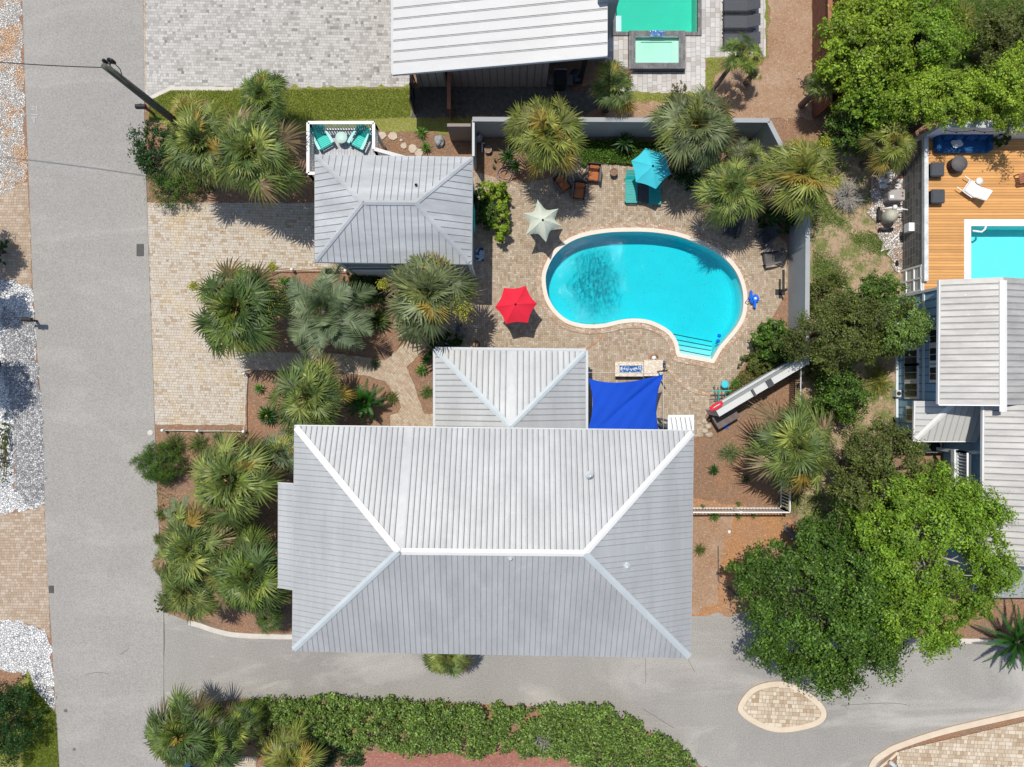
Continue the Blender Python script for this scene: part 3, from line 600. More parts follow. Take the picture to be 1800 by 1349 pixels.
def vent(name, px, py, z, parent, r=.09, h=.25, m_=None, lab=None):
    c = P(px, py, z)-parent.location; m = MB().lathe([(r*1.9, 0), (r*1.6, .03), (r, .05), (r, h), (r*.6, h+.02), (r*.55, h-.04), (0, h-.06)], c, 14); return m.build(name, m_ or M['fascia'], parent)
vent('roof_vent', 1036, 835, 6.9, house); vent('roof_vent', 897.5, 981.5, 8.08, house, .06, .15); vent('roof_vent', 1101, 995, 7.2, house, .09, .15, M['cap'])
# ---- connector wing
ze, zr = 3.0, 4.5
c1, c2 = P(765, 614, ze), P(1030, 617, ze); ap = P(897, 750, zr); d1, d2 = Vector((c1.x, -4.2, ze)), Vector((c2.x, -4.2, ze)); rr = Vector((ap.x, -4.2, zr))
wing = thing('garden_wing', 'small single storey wing with ribbed hip roof joining the large house to the terrace', 'building', ((c1.x+c2.x)/2, -1.5, 0))
mb = MB(); face_plan(mb, [c1, c2, ap], c2-c1, .275, .06, .02, 0, 0, 1, .03); face_plan(mb, [c1, ap, rr, d1], d1-c1, .275, .06, .02, 0, 0, 1, .03); face_plan(mb, [c2, d2, rr, ap], d2-c2, .275, .06, .02, 0, 0, 2, .03)
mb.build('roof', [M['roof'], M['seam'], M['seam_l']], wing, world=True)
n1, n2, n3 = nrm(c1, c2, ap), nrm(c1, ap, d1), nrm(c2, d2, ap)
for a, b, p, q in ((c1, ap, n1, n2), (c2, ap, n1, n3), (ap, rr, n2, n3)): m = MB(); cap(m, a, b, p, q, .125); m.build('ridge_cap', M['cap'], wing, world=True)
m = MB()
for a, b in ((c1, c2), (c2, d2), (c1, d1)):
    o_ = Vector((0, .05, -.03)) if a is c1 and b is c2 else Vector((.05 if a is c2 else -.05, 0, -.03)); m.bar(a+o_, b+o_, .11, .1)
m.build('gutter', M['fascia'], wing, world=True)
m = MB(); walls(m, inset([c1, c2, d2, d1], .45), 0, ze-.08); m.build('wall', M['greywall'], wing, world=True)
for x0 in (-2.0, .6): MB().box((x0, inset([c1, c2, d2, d1], .45)[0].y+.02, 1.1), (1.0, .05, 2.1)).build('door', M['glass'], wing, world=True)
# ---- guest house
ze, zr = 4.9, 6.3
g1, g2_, g3, g4 = P(553, 272, ze), P(831, 276, ze), P(829, 465, ze), P(553, 461, ze); q1, q2 = P(637, 356, zr), P(731, 357, zr)
gh = thing('guest_house', 'small two storey guest house with blue grey metal hip roof north of the palm bed', 'house', ((g1.x+g3.x)/2, (g1.y+g3.y)/2, 0))
mb = MB()
for pl, u in (([g1, g2_, q2, q1], g2_-g1), ([g4, g3, q2, q1], g3-g4), ([g2_, g3, q2], g3-g2_), ([g1, g4, q1], g4-g1)): face_plan(mb, pl, u, .3, .025, .022, 0, 0, 1, .024, th=.05)
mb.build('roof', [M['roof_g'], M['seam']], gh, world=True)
nN, nS, nE, nW = nrm(g1, g2_, q2), nrm(g4, g3, q2), nrm(g2_, g3, q2), nrm(g1, g4, q1)
for a, b, p, q in ((q1, q2, nN, nS), (g1, q1, nN, nW), (g4, q1, nS, nW), (g2_, q2, nN, nE), (g3, q2, nS, nE)): m = MB(); cap(m, a, b, p, q, .1); m.build('ridge_cap', M['roof_g'], gh, world=True)
m = MB(); GP = [g1, g2_, g3, g4]
for i in range(4): m.bar(GP[i]-Vector((0, 0, .12)), GP[(i+1) % 4]-Vector((0, 0, .12)), .03, .14)
m.build('fascia', M['trim'], gh, world=True)
gw = [Vector((g1.x+.85, g1.y-.7)), Vector((g2_.x-.15, g2_.y-.7)), Vector((g3.x-.12, g3.y+.12)), Vector((g4.x+.95, g4.y+.12))]
m = MB(); m.prism([tuple(p) for p in gw], 0, ze-.04); m.build('wall', M['greywall'], gh, world=True)
for p in gw: MB().box((p.x, p.y, ze/2-.02), (.16, .16, ze-.1)).build('corner_trim', M['trim'], gh, world=True)
MB().box(((gw[2].x+gw[3].x)/2, gw[3].y-.03, 2.5), (gw[2].x-gw[3].x-.2, .05, .14)).build('band_trim', M['trim'], gh, world=True)
for x0 in (-6.6, -3.6):
    y = gw[2].y; w = MB().box((x0, y-.04, 1.3), (2.4, .06, 2.3)).build('garage_door', M['trim'], gh, world=True)
m = MB().box((g2_.x-.02, P(0, 385, 3.4).y, 3.4), (.06, 1.1, 1.5)); m.build('shutter', M['teal'], gh, world=True)
vent('roof_vent', 732, 327, 5.72, gh, .06, .22, M['dark'])
# guest deck with railing
dz_ = 2.6; rz = 3.7
dk = thing('balcony', 'raised grey plank balcony with white railing against the guest house', 'balcony', (*P(600, 250, dz_).xy, 0))
wL = P(541.5, 0, rz).x; yT = P(0, 216, rz).y; yB = P(0, 305, rz).y; xR = P(657, 0, rz).x; yE = gw[0].y
m = MB(); m.prism([(wL, yB), (g1.x+.9, yB), (g1.x+.9, yE-.1), (xR, yE-.1), (xR, yT), (wL, yT)], dz_-.2, dz_); m.build('deck', M['deck_grey'], dk, world=True)
def railing(name, a, b, z0, h, parent, capw=.14, every=.125, mat=None, z0b=None, bal=.045, world=True):
    mat = mat or M['white']; a, b = Vector(a), Vector(b); L_ = (b-a).xy.length; zb = z0 if z0b is None else z0b; m = MB()
    A, B = Vector((a.x, a.y, z0)), Vector((b.x, b.y, zb)); up = Vector((0, 0, 1))
    m.bar(A+up*h, B+up*h, capw, .05); m.bar(A+up*(h-.1), B+up*(h-.1), .05, .06); m.bar(A+up*.1, B+up*.1, .05, .07); k = max(2, int(L_/every))
    for i in range(1, k): p = A.lerp(B, i/k); m.box(p+up*(h/2), (bal, bal, h-.1))
    for t in [i/max(1, round(L_/2.2)) for i in range(max(1, round(L_/2.2))+1)]: p = A.lerp(B, t); m.box(p+up*(h/2), (.1, .1, h))
    return m.build(name, mat, parent, world=world)
railing('railing', (wL, yB), (wL, yT), dz_, rz-dz_, dk, .14); railing('railing', (wL, yT), (xR, yT), dz_, rz-dz_, dk, .14); railing('railing', (xR, yT), (xR, P(0, 262, rz).y), dz_, rz-dz_, dk, .13)
railing('railing', (wL, yB), (g1.x+.9, yB), dz_, rz-dz_, dk, .14)
sa, sb = P(657, 262, rz), P(745, 286, 2.6); railing('stair_railing', (sa.x, sa.y), (sb.x, sb.y), dz_, rz-dz_, dk, .17, z0b=1.4)
m = MB()
for i in range(9): t = i/9; p = Vector((sa.x, sa.y, dz_)).lerp(Vector((sb.x+.6, sb.y-.2, 1.2)), t); m.box((p.x+.15, p.y-.5, p.z-.12), (.3, 1.0, .05))
m.build('stairs', M['deck_grey'], dk, world=True)
for x, y in ((wL+.1, yB+.1), (wL+.1, yT-.1), (xR-.1, yT-.1), ((wL+xR)/2, yT-.1)): MB().box((x, y, (dz_-.2)/2), (.14, .14, dz_-.2)).build('post', M['white'], dk, world=True)
# ---- north neighbour
yS = P(690, 130, 4.3).y; zl = 4.3; kx = (674.5-97)/F; zh = H-yS/kx
a1 = P(690, 130, zl); a2 = Vector(((1068-900)/F*(H-zh), yS, zh)); up_ = 14
nb = thing('neighbour_house', 'modern house with bright white single slope metal roof at the top edge', 'house', ((a1.x+a2.x)/2, yS+4, 0))
b_1, b_2 = a1+Vector((0, up_, 0)), a2+Vector((0, up_, 0)); mb = MB(); face_plan(mb, [a1, a2, b_2, b_1], Vector((0, 1, 0)), .5, .04, .04, 0, 0, 1, .05, th=.12)
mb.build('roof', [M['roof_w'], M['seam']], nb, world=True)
m = MB(); m.bar(a1+Vector((0, -.03, -.06)), a2+Vector((0, -.03, -.06)), .06, .18); m.bar(a1+Vector((-.03, 0, -.1)), b_1+Vector((-.03, 0, -.1)), .06, .22); m.build('fascia', M['fascia'], nb, world=True)
yW = P(0, 153, 0).y; xa, xm, xb = P(735, 0, .5).x, P(787, 0, .5).x, P(962, 0, 1).x
def slope_z(x): return a1.z+(a2.z-a1.z)*(x-a1.x)/(a2.x-a1.x)
def siding(x0, x1, y, mat, nm, step=.4):
    m = MB(); m.add([(x0, y, 0), (x1, y, 0), (x1, y, slope_z(x1)-.15), (x0, y, slope_z(x0)-.15), (x0, y+6, 0), (x1, y+6, 0), (x1, y+6, slope_z(x1)-.15), (x0, y+6, slope_z(x0)-.15)], [(0, 1, 2, 3), (4, 7, 6, 5), (0, 4, 5, 1), (3, 2, 6, 7), (0, 3, 7, 4), (1, 5, 6, 2)])
    x = x0+step/2
    while x < x1: m.box((x, y-.012, slope_z(x)/2-.1), (.03, .02, slope_z(x)-.3), mi=1); x += step
    m.build(nm, [mat, M['ash']], nb, world=True)
siding(xa, xm-.05, yW, solid('sand_siding', (.42, .4, .34), .8), 'wall'); siding(xm+.15, xb, yW, M['taupe'], 'wall', .37)
m = MB(); m.box((xb+1.0, yW+3, 2.4), (2.0, 3, 4.8)); m.build('patio_wall', M['dark'], nb, world=True)
m = MB(); m.bar((xb, yW+.3, 4.6), (P(1032, 0, 4.9).x, yW+.3, 5.0), .3, .3); m.build('patio_beam', M['redbeam'], nb, world=True)
m = MB(); m.box((P(1027, 0, 2.4).x, yW+.25, 2.35), (.2, .2, 4.7)); m.build('post', M['dark'], nb, world=True)
m = MB(); m.box((P(1050, 0, 2).x, yW+1.4, 3.5), (.9, .15, 7)); m.build('side_wall', M['greywall'], nb, world=True)
ff = thing('garden_fence', 'narrow rust red board fence running from the taupe wall to the lot boundary', 'fence', (*P(789, 165).xy, 0))
xx = P(789, 0, 1.9).x; ya, yb = P(0, 145).y, P(0, 214).y
m = MB(); k = int((ya-yb)/.15); [m.box((xx, yb+(i+.5)*(ya-yb)/k, .95), (.04, .14, 1.85)) for i in range(k)]; m.build('boards', M['brownwood'], ff, world=True)
m = MB(); m.box((xx, (ya+yb)/2, 1.92), (.18, ya-yb, .05)); m.build('rail', M['redbeam'], ff, world=True)
for x, lb in ((729, 'dark glass patio screen at the left end of the sand coloured wall'),):
    c = P(x, 172, 0); s_ = thing('glass_screen', lb, 'screen', (*c.xy, 0)); MB().box((0, 0, 1), (.05, 1.6, 1.9)).build('pane', M['glass'], s_); m = MB(); [m.box((0, y, 1), (.09, .06, 2)) for y in (-.8, 0, .8)]; m.build('frame', M['dark'], s_)
# ---- boundary walls
def wallseg(name, label, pts, h, w, mat, capm=None, capw=.0):
    r = thing(name, label, 'wall', (*P(*pts[0]).xy, 0)); q = [P(x, y) for x, y in pts]; m = MB(); c = MB()
    for a, b in zip(q, q[1:]):
        d = (b-a).normalized()*w/2; m.bar(a-d*.98+Vector((0, 0, h/2)), b+d*.98+Vector((0, 0, h/2)), w, h)
        if capm: c.bar(a-d+Vector((0, 0, h+.03)), b+d+Vector((0, 0, h+.03)), w+capw, .06)
    m.build('body', mat, r, world=True)
    if capm: c.build('coping', capm, r, world=True)
    return r
wallseg('boundary_wall', 'tall grey stucco wall along the top of the lot behind the palms', [(838, 238), (1322, 240)], 2.5, .2, M['concrete'], M['concrete'], .02)
wallseg('boundary_wall', 'slanting grey stucco wall across the upper right corner of the lot', [(1326, 245), (1388, 366)], 2.5, .2, M['concrete'], M['concrete'], .02)
wallseg('boundary_wall', 'long grey stucco wall right of the kidney pool', [(1390, 374), (1388, 640)], 2.4, .2, M['concrete'], M['concrete'], .02)
wallseg('boundary_wall', 'dark grey wall section right of the boulder', [(795, 246), (829, 246)], 2.4, .15, M['taupe'])
wallseg('privacy_wall', 'thin grey wall running from the lot boundary to the guest house', [(836, 240), (836, 296)], 2.4, .12, M['concrete'], M['fascia'])
aw = wallseg('shower_wall', 'thick pale outdoor wall slanting up from the lower right of the terrace', [(1247, 722), (1382, 642)], 2.2, .32, M['stucco_light'], M['stucco_light'], .0)
m = MB(); q0, q1_ = P(1247, 722), P(1382, 642); dn = (q1_-q0).normalized(); nn_ = Vector((-dn.y, dn.x, 0))
for t, w in ((.4, .12), (.6, .3)): c = q0.lerp(q1_, t)+Vector((0, 0, 2.34)); m.bar(c-dn*w/2, c+dn*w/2, .36, .1)
m.build('bracket', M['charcoal'], aw, world=True)
m = MB(); m.bar(q0+nn_*.22+Vector((0, 0, 1.3)), q1_+nn_*.22+Vector((0, 0, 1.3)), .05, .05); m.bar(q0+nn_*.19+Vector((0, 0, .6)), q1_+nn_*.19+Vector((0, 0, .6)), .08, .5); m.build('pipe', M['fascia'], aw, world=True)
# ---- brown wooden fences
def plankfence(label, x, y0, y1, h, xt=None):
    r = thing('wooden_fence', label, 'fence', (*P(x, y1).xy, 0), group='red brown board fences at the upper right'); a, b = P(x, y0), P(x, y1); k = int((a-b).length/.17)
    m = MB(); [m.box((a.x+(b.x-a.x)*(i+.5)/k, a.y+(b.y-a.y)*(i+.5)/k, h/2), (.03, .155, h)) for i in range(k)]; m.build('boards', M['brownwood'], r, world=True)
    m = MB(); m.bar(a+Vector((0, 0, h+.02)), b+Vector((0, 0, h+.02)), .2, .05); [m.box((a.x+.08, b.y+i*2.4, h/2), (.1, .1, h)) for i in range(int((a.y-b.y)/2.4)+1)]; m.build('rail', M['redbeam'], r, world=True)
plankfence('wider red brown board fence facing the mulch bed at the upper right', 1428, -60, 206, 2.3); plankfence('second narrower red brown board fence against the green trees', 1464, -60, 203, 1.5)
# ---- white picket railing in the side yard
def pickets(label, a, b, h=1.5):
    r = thing('railing_fence', label, 'fence', (*P(*a).xy, 0), group='white picket railings in the side yard'); railing('pickets', P(*a), P(*b), 0, h, r, .05, .16, M['white'], None, .03); return r
pickets('white picket railing running right from the large house across the straw', (1205, 893), (1371, 893)); pickets('short white picket railing turning up under the fan palm', (1371, 893), (1373, 822))
r = thing('wire_fence', 'thin dark wire fence with silver rail behind the shower wall', 'fence', (*P(1388, 650).xy, 0)); m = MB(); a, b = P(1388, 650), P(1386, 735)
[m.box(a.lerp(b, i/24)+Vector((0, 0, .8)), (.03, .03, 1.6)) for i in range(25)]; m.build('pickets', M['dark'], r, world=True); MB().bar(a+Vector((0, 0, 1.65)), b+Vector((0, 0, 1.65)), .05, .05).build('rail', M['fascia'], r, world=True)
# ================================================================= blue house and its roof deck
bh = thing('blue_house', 'blue sided house with weathered ribbed metal roof at the right edge', 'house', (22, -1, 0))
E, W_ = 5.2, 19.4; yt, yb_ = 4.7, -.94
mb = MB(); V = Vector
rf1 = [V((19.4, yt, E)), V((19.35, yb_, E)), V((21.72, yb_, 6.1)), V((21.72, yt, 6.1))]; rf2 = [V((21.72, yt, 6.1)), V((21.72, yb_, 6.1)), V((24.1, yb_, E)), V((24.1, yt, E))]
rf3 = [V((21.38, yb_-.02, E)), V((21.34, -8.15, E)), V((25.6, -8.15, 6.9)), V((25.6, yb_-.02, 6.9))]
for pl in (rf1, rf2, rf3): face_plan(mb, pl, V((0, 1, 0)), .285, .03, .03, 0, 0, 1, .035, th=.1)
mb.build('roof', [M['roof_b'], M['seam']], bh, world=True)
m = MB(); cap(m, V((21.72, yt, 6.1)), V((21.72, yb_-.3, 6.1)), nrm(*rf1[:3]), nrm(*rf2[:3]), .16); m.build('ridge_cap', M['capw'], bh, world=True)
m = MB(); m.bar(rf1[0]-V((.03, 0, .09)), rf1[1]-V((.03, 0, .09)), .05, .18); m.bar(rf3[0]-V((.03, 0, .09)), rf3[1]-V((.03, 0, .09)), .05, .18); m.bar(rf1[1]-V((0, .03, .05)), rf1[2]-V((0, .03, .05)), .05, .16); m.build('fascia', M['white'], bh, world=True)
XW = 19.98; XL = 22.3
m = MB(); m.prism([(XW, 4.5), (XW, -.85), (23.6, -.85), (23.6, 4.5)], 0, E+.02); m.prism([(XW, -.86), (XW, -2.5), (XL+.2, -2.5), (XL+.2, -.86)], 0, 2.9); m.prism([(XL, -.87), (XL, -7.9), (25.4, -7.9), (25.4, -.87)], 0, E+.3)
y = 4.4
while y > -2.45: m.box((XW-.012, y, 1.4 if y < -.85 else 2.6), (.02, .03, 2.7 if y < -.85 else 5.1), mi=1); y -= .4
m.build('wall', [M['blue'], solid('siding_batten', (.07, .15, .26), .8)], bh, world=True)
for c_, d_ in (((XW-.03, 1.8, 2.62), (.05, 5.2, .16)), ((XW-.04, -2.45, 1.4), (.08, .12, 2.8)), ((XW-.04, 4.45, 2.5), (.08, .12, 5)), ((XW-.12, 1, .06), (.12, 6.7, .12))): MB().box(c_, d_).build('trim', M['trim'], bh, world=True)
def win(x, y, z, w, h, par=bh, ax='x'):
    f = MB(); s_ = (.07, w+.22, h+.24); f.box((x-.03, y, z), s_); o_ = f.build('window', M['white'], par, world=True)
    for q in (-1, 1):
        MB().box((0, 0, 0), (.03, w/2-.04, h)).build('pane', M['glass'], o_).location = (x-.085-par.location.x, y+q*w/4-par.location.y, z)
for yy in (591, 623, 657): win(XW, P(0, yy, 3.9).y, 3.9, .62, 1.1)
for yy in (628, 655, 686): win(XW, P(0, yy, 1.4).y, 1.45, .68, 1.15)
win(XW, P(0, 729, 1.4).y, 1.6, .6, 1.1)
for yy, zz in ((838, 1.2), (862, 1.2), (888, 1.2), (850, 4.2), (885, 4.2)): win(XL, P(0, yy, zz).y, zz, .6, 1.3 if zz < 2 else .9)
m = MB(); A, B_, C_, D_ = V((19.2, -.83, 3.3)), V((19.15, -2.75, 3.3)), V((20.6, -.83, 4.3)), V((22.15, -2.75, 3.3)); E_ = V((22.3, -.83, 4.3))
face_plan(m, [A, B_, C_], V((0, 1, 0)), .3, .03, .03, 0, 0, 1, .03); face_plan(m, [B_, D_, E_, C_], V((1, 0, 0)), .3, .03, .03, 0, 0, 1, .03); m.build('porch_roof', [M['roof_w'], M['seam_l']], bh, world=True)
m = MB(); cap(m, B_, C_, nrm(A, B_, C_), nrm(B_, D_, E_), .12); m.bar(A-V((.02, 0, .06)), B_-V((.02, 0, .06)), .04, .14); m.bar(B_-V((0, .02, .06)), D_-V((0, .02, .06)), .04, .14); m.build('porch_ridge_cap', M['capw'], bh, world=True)
m = MB(); face_plan(m, [V((21.6, -8.3, 4.4)), V((21.6, -10.1, 3.7)), V((26, -10.1, 3.7)), V((26, -8.3, 4.4))], V((1, 0, 0)), .4, .03, .02, 0, 0, 1, .02); m.build('lower_roof', [M['roof'], M['seam_l']], bh, world=True)
m = MB(); m.prism([(22.4, -7.95), (22.4, -9.8), (26, -9.8), (26, -7.95)], 0, 3.65); m.build('annex_wall', M['blue'], bh, world=True)
m = MB(); m.prism([(21.5, -3.25), (21.5, -7.2), (XL, -7.2), (XL, -3.25)], 2.5, 2.62); m.box((21.52, -5.2, 2.5), (.2, 4.0, .3)); m.box((21.55, -3.3, 1.25), (.14, .14, 2.5)); m.box((21.55, -7.1, 1.25), (.14, .14, 2.5)); m.build('balcony', M['trim'], bh, world=True)
railing('balcony_railing', (21.55, -3.27), (21.55, -7.2), 2.62, 1.05, bh, .2, .15); railing('balcony_railing', (21.55, -3.27), (XL, -3.27), 2.62, 1.05, bh, .12, .15)
def acunit(label, px, py, z, w, d, h, parent=None, mat='fascia'):
    c = P(px, py, z); o_ = thing('air_conditioner', label, 'air conditioner', (c.x, c.y, 0)); MB().box((0, 0, h/2), (w, d, h)).build('casing', M[mat], o_)
    MB().lathe([(min(w, d)*.42, h), (min(w, d)*.42, h+.03), (min(w, d)*.3, h+.03), (0, h+.02)]).build('fan_grille', M['dark'], o_); return o_
acunit('grey outdoor air conditioner with round fan grille below the small porch roof', 1643, 784, .9, .8, .7, .85)
# deck
DZ = 2.1; rdk = thing('roof_deck', 'raised orange plank deck with a pool set in it beside the blue house', 'deck', (23, 8, 0)); XD = 20.2
dk_poly = [V((XD+.05, 12.0, 0)), V((XD+.05, 4.55, 0)), V((44, 4.55, 0)), V((44, 12.0, 0))]
rp = [V((*P(x, y, DZ).xy, 0)) for x, y in ((1706, 398), (1706, 560), (2200, 560), (2200, 398))]; rp[1].y = rp[2].y = 4.75
sheet('deck', dk_poly, DZ, M['deck'], holes=[[V((p.x, p.y)) for p in rp]], raw=True, parent=rdk).location = (-23, -8, 0)
y0, y1_ = P(0, 284).y, P(0, 475).y
def shear_wall(nm, ya, yb, mat): MB().box((XD, (ya+yb)/2, DZ/2), (.1, ya-yb, DZ)).build(nm, mat, rdk, world=True)
shear_wall('shingle_wall', 12.0, 5.88, M['shingle']); MB().box((43.9, 8.3, DZ/2), (.1, 7.4, DZ-.02)).build('shingle_wall', M['shingle'], rdk, world=True); MB().box((35.5, 4.6, DZ/2), (17, .1, DZ-.02)).build('shingle_wall', M['shingle'], rdk, world=True)
shear_wall('panel_wall', 5.87, 4.56, M['stucco_light'])
m = MB(); [m.box((XD-.07, y_, DZ/2), (.06, .08, DZ)) for y_ in (5.8, 5.2, 4.6)]; [m.box((XD-.07, 5.2, z_), (.05, 1.2, .08)) for z_ in (.5, 1.3, 2.0)]; m.build('panel_trim', M['white'], rdk, world=True)
MB().box((XD+.02, (12.0+5.0)/2, DZ+.14), (.2, 7.0, .26)).build('parapet', solid('weathered_white_cap', (.6, .62, .62), .8, 0, .25, 3), rdk, world=True)
MB().box((32.1, 12.12, 2.0), (24, .2, 3.9)).build('back_wall', solid('off_white_wall', (.62, .61, .63), .9, 0, .06), rdk, world=True)
MB().box((32.1, 12.14, 3.97), (24.1, .34, .06)).build('wall_cap', M['fascia'], rdk, world=True)
rpool = thing('swimming_pool', 'light blue pool with flat white coping set in the orange plank deck', 'swimming pool', (24, 6.5, DZ))
lp_ = [(p.x-24, p.y-6.5) for p in rp]; MB().add([(x, y, .02) for x, y in lp_]+[(x, y, -1.1) for x, y in lp_], [(i, (i+1) % 4, 4+(i+1) % 4, 4+i) for i in range(4)]+[(4, 5, 6, 7)]).build('basin', M['plaster'], rpool)
MB().prism(offset([V(p) for p in lp_], .01), -1.2, -.06).build('water', poolwater('shallow_pool_water', (.12, .95, .96), .8, 1.4), rpool)
lo_ = offset([V(p) for p in lp_], .33); ring('coping', lp_, lo_, -.02, .05, M['white'], parent=rpool)
c = P(1713, 406, DZ); m = MB(); c2 = P(1731, 408, DZ); o = rpool.location; m.tube([(c.x-o.x-.1, c.y-o.y, .0), (c2.x-o.x-.15, c2.y-o.y, .0), (c2.x-o.x, c2.y-o.y+.12, .0), (c2.x-o.x, c2.y-o.y+.25, .1)], .05, 8); m.build('handrail', M['white'], rpool)
def sl(cx, cy, cz, sx, sy, sz, rx=0, ry=0, rz=0): return (cx, cy, cz), (sx, sy, sz), (rx, ry, rz)
def boxes(nm, specs, mat, par): 
    m = MB(); [m.box(c_, d_, r_) for c_, d_, r_ in specs]; return m.build(nm, M[mat] if isinstance(mat, str) else mat, par)
def rbox(nm, c_, d_, mat, par, bev=.04, rot=(0, 0, 0)):
    o_ = MB().box((0, 0, 0), d_).build(nm, M[mat] if isinstance(mat, str) else mat, par); o_.location = c_; o_.rotation_euler = rot
    bm = bmesh.new(); bm.from_mesh(o_.data); bmesh.ops.bevel(bm, geom=bm.edges[:], offset=bev, segments=3, affect='EDGES'); bm.to_mesh(o_.data); bm.free(); return o_
so = thing('sofa', 'long navy outdoor sofa against the off white deck wall', 'sofa', P(1686, 254, DZ)); so.location.z = DZ
rbox('seat', (0, -.05, .2), (2.6, .85, .25), 'bluecush', so, .06); rbox('backrest', (0, .36, .5), (2.65, .22, .55), 'bluecush', so, .06)
rbox('armrest', (-1.25, 0, .35), (.22, .9, .5), 'bluecush', so, .06); rbox('armrest', (1.25, 0, .35), (.22, .9, .5), 'bluecush', so, .06)
for i, x_ in enumerate((-.85, -.3, .28, .85)): rbox('back_cushion', (x_, .2, .52), (.52, .18, .45), 'bluecush', so, .07, (R(-20), 0, R((-6, 9, -12, 5)[i])))
pw = rbox('throw_pillow', (0, 0, 0), (.5, .45, .14), solid('pale_patterned_fabric', (.5, .54, .55), .9, 0, .3, 12), None, .06, (R(-15), 0, R(20))); pw.name = 'throw_pillow'; pw.location = P(1682, 252, DZ+.42); tag(pw, 'pale patterned pillow lying on the long navy sofa', 'pillow')
def ottoman(label, px, py):
    o_ = thing('ottoman', label, 'ottoman', (*P(px, py, DZ+.2).xy, DZ), group='charcoal ottomans by the white deck edge'); rbox('cushion', (0, 0, .38), (.66, .68, .14), 'charcoal', o_, .04); rbox('base', (0, 0, .16), (.6, .62, .28), 'black', o_, .02)
ottoman('upper charcoal square ottoman nearer the navy sofa', 1644, 300); ottoman('lower charcoal square ottoman nearer the pool in the orange deck', 1645, 347)
rt = thing('round_table', 'dark grey drum shaped table in front of the navy sofa', 'table', (*P(1684, 289, DZ+.4).xy, DZ)); MB().lathe([(.36, 0), (.37, .3), (.36, .5), (0, .5)], n=28).build('drum', M['wicker'], rt); MB().lathe([(.38, .5), (.39, .54), (0, .545)], n=28).build('tabletop', M['ash'], rt)
lc = thing('lounge_chair', 'white cushioned lounge chair turned at an angle on the orange deck', 'chair', (*P(1711, 335, DZ+.3).xy, DZ), R(-35))
rbox('seat', (-.05, 0, .36), (.62, .6, .1), 'white', lc, .03); rbox('backrest', (.42, 0, .58), (.55, .6, .1), 'white', lc, .03, (0, R(-38), 0)); boxes('frame', [sl(-.3, .33, .3, .9, .04, .04), sl(-.3, -.33, .3, .9, .04, .04), sl(-.35, 0, .3, .04, .66, .04), sl(-.42, 0, .3, .04, .66, .04)], 'white', lc)
for sx in (-.35, .3):
    for sy in (-.32, .32): boxes('leg', [sl(sx, sy, .15, .04, .04, .3)], 'brownwood', lc)
st_ = thing('side_table', 'small white round side table beside the angled white lounge chair', 'table', (*P(1722, 318.5, DZ+.45).xy, DZ)); MB().lathe([(.17, .43), (.175, .46), (0, .462)]).build('tabletop', M['white'], st_); MB().lathe([(.12, 0), (.05, .05), (.05, .43)]).build('pedestal', M['white'], st_)
wc = thing('wooden_chair', 'red brown wooden chair cut off by the right edge of the photo', 'chair', (*P(1800, 313, DZ+.4).xy, DZ), R(10)); boxes('seat', [sl(0, -.2+.1*i, .42, .5, .08, .03) for i in range(5)], 'redbeam', wc); boxes('backrest', [sl(.25, -.2+.13*i, .7, .03, .07, .55) for i in range(4)]+[sl(.25, 0, .98, .04, .5, .06)], 'redbeam', wc)
for sx in (-.22, .22):
    for sy in (-.22, .22): boxes('leg', [sl(sx, sy, .2, .05, .05, .42)], 'redbeam', wc)
sg = thing('string_lights', 'string of small bulbs hung along the top of the off white deck wall', 'string lights', (20.4, 11.9, 0)); pts = []
for i in range(61): t = i/60; pts.append((t*8, 0, 3.86-.3*abs(math.sin(t*math.pi*6))))
MB().tube(pts, .014, 5).build('cable', M['black'], sg)
for i in range(0, 61, 5): MB().lathe([(.0, -.12), (.04, -.08), (.03, -.02), (.0, 0)], pts[i], 8).build('bulb', M['charcoal'], sg)
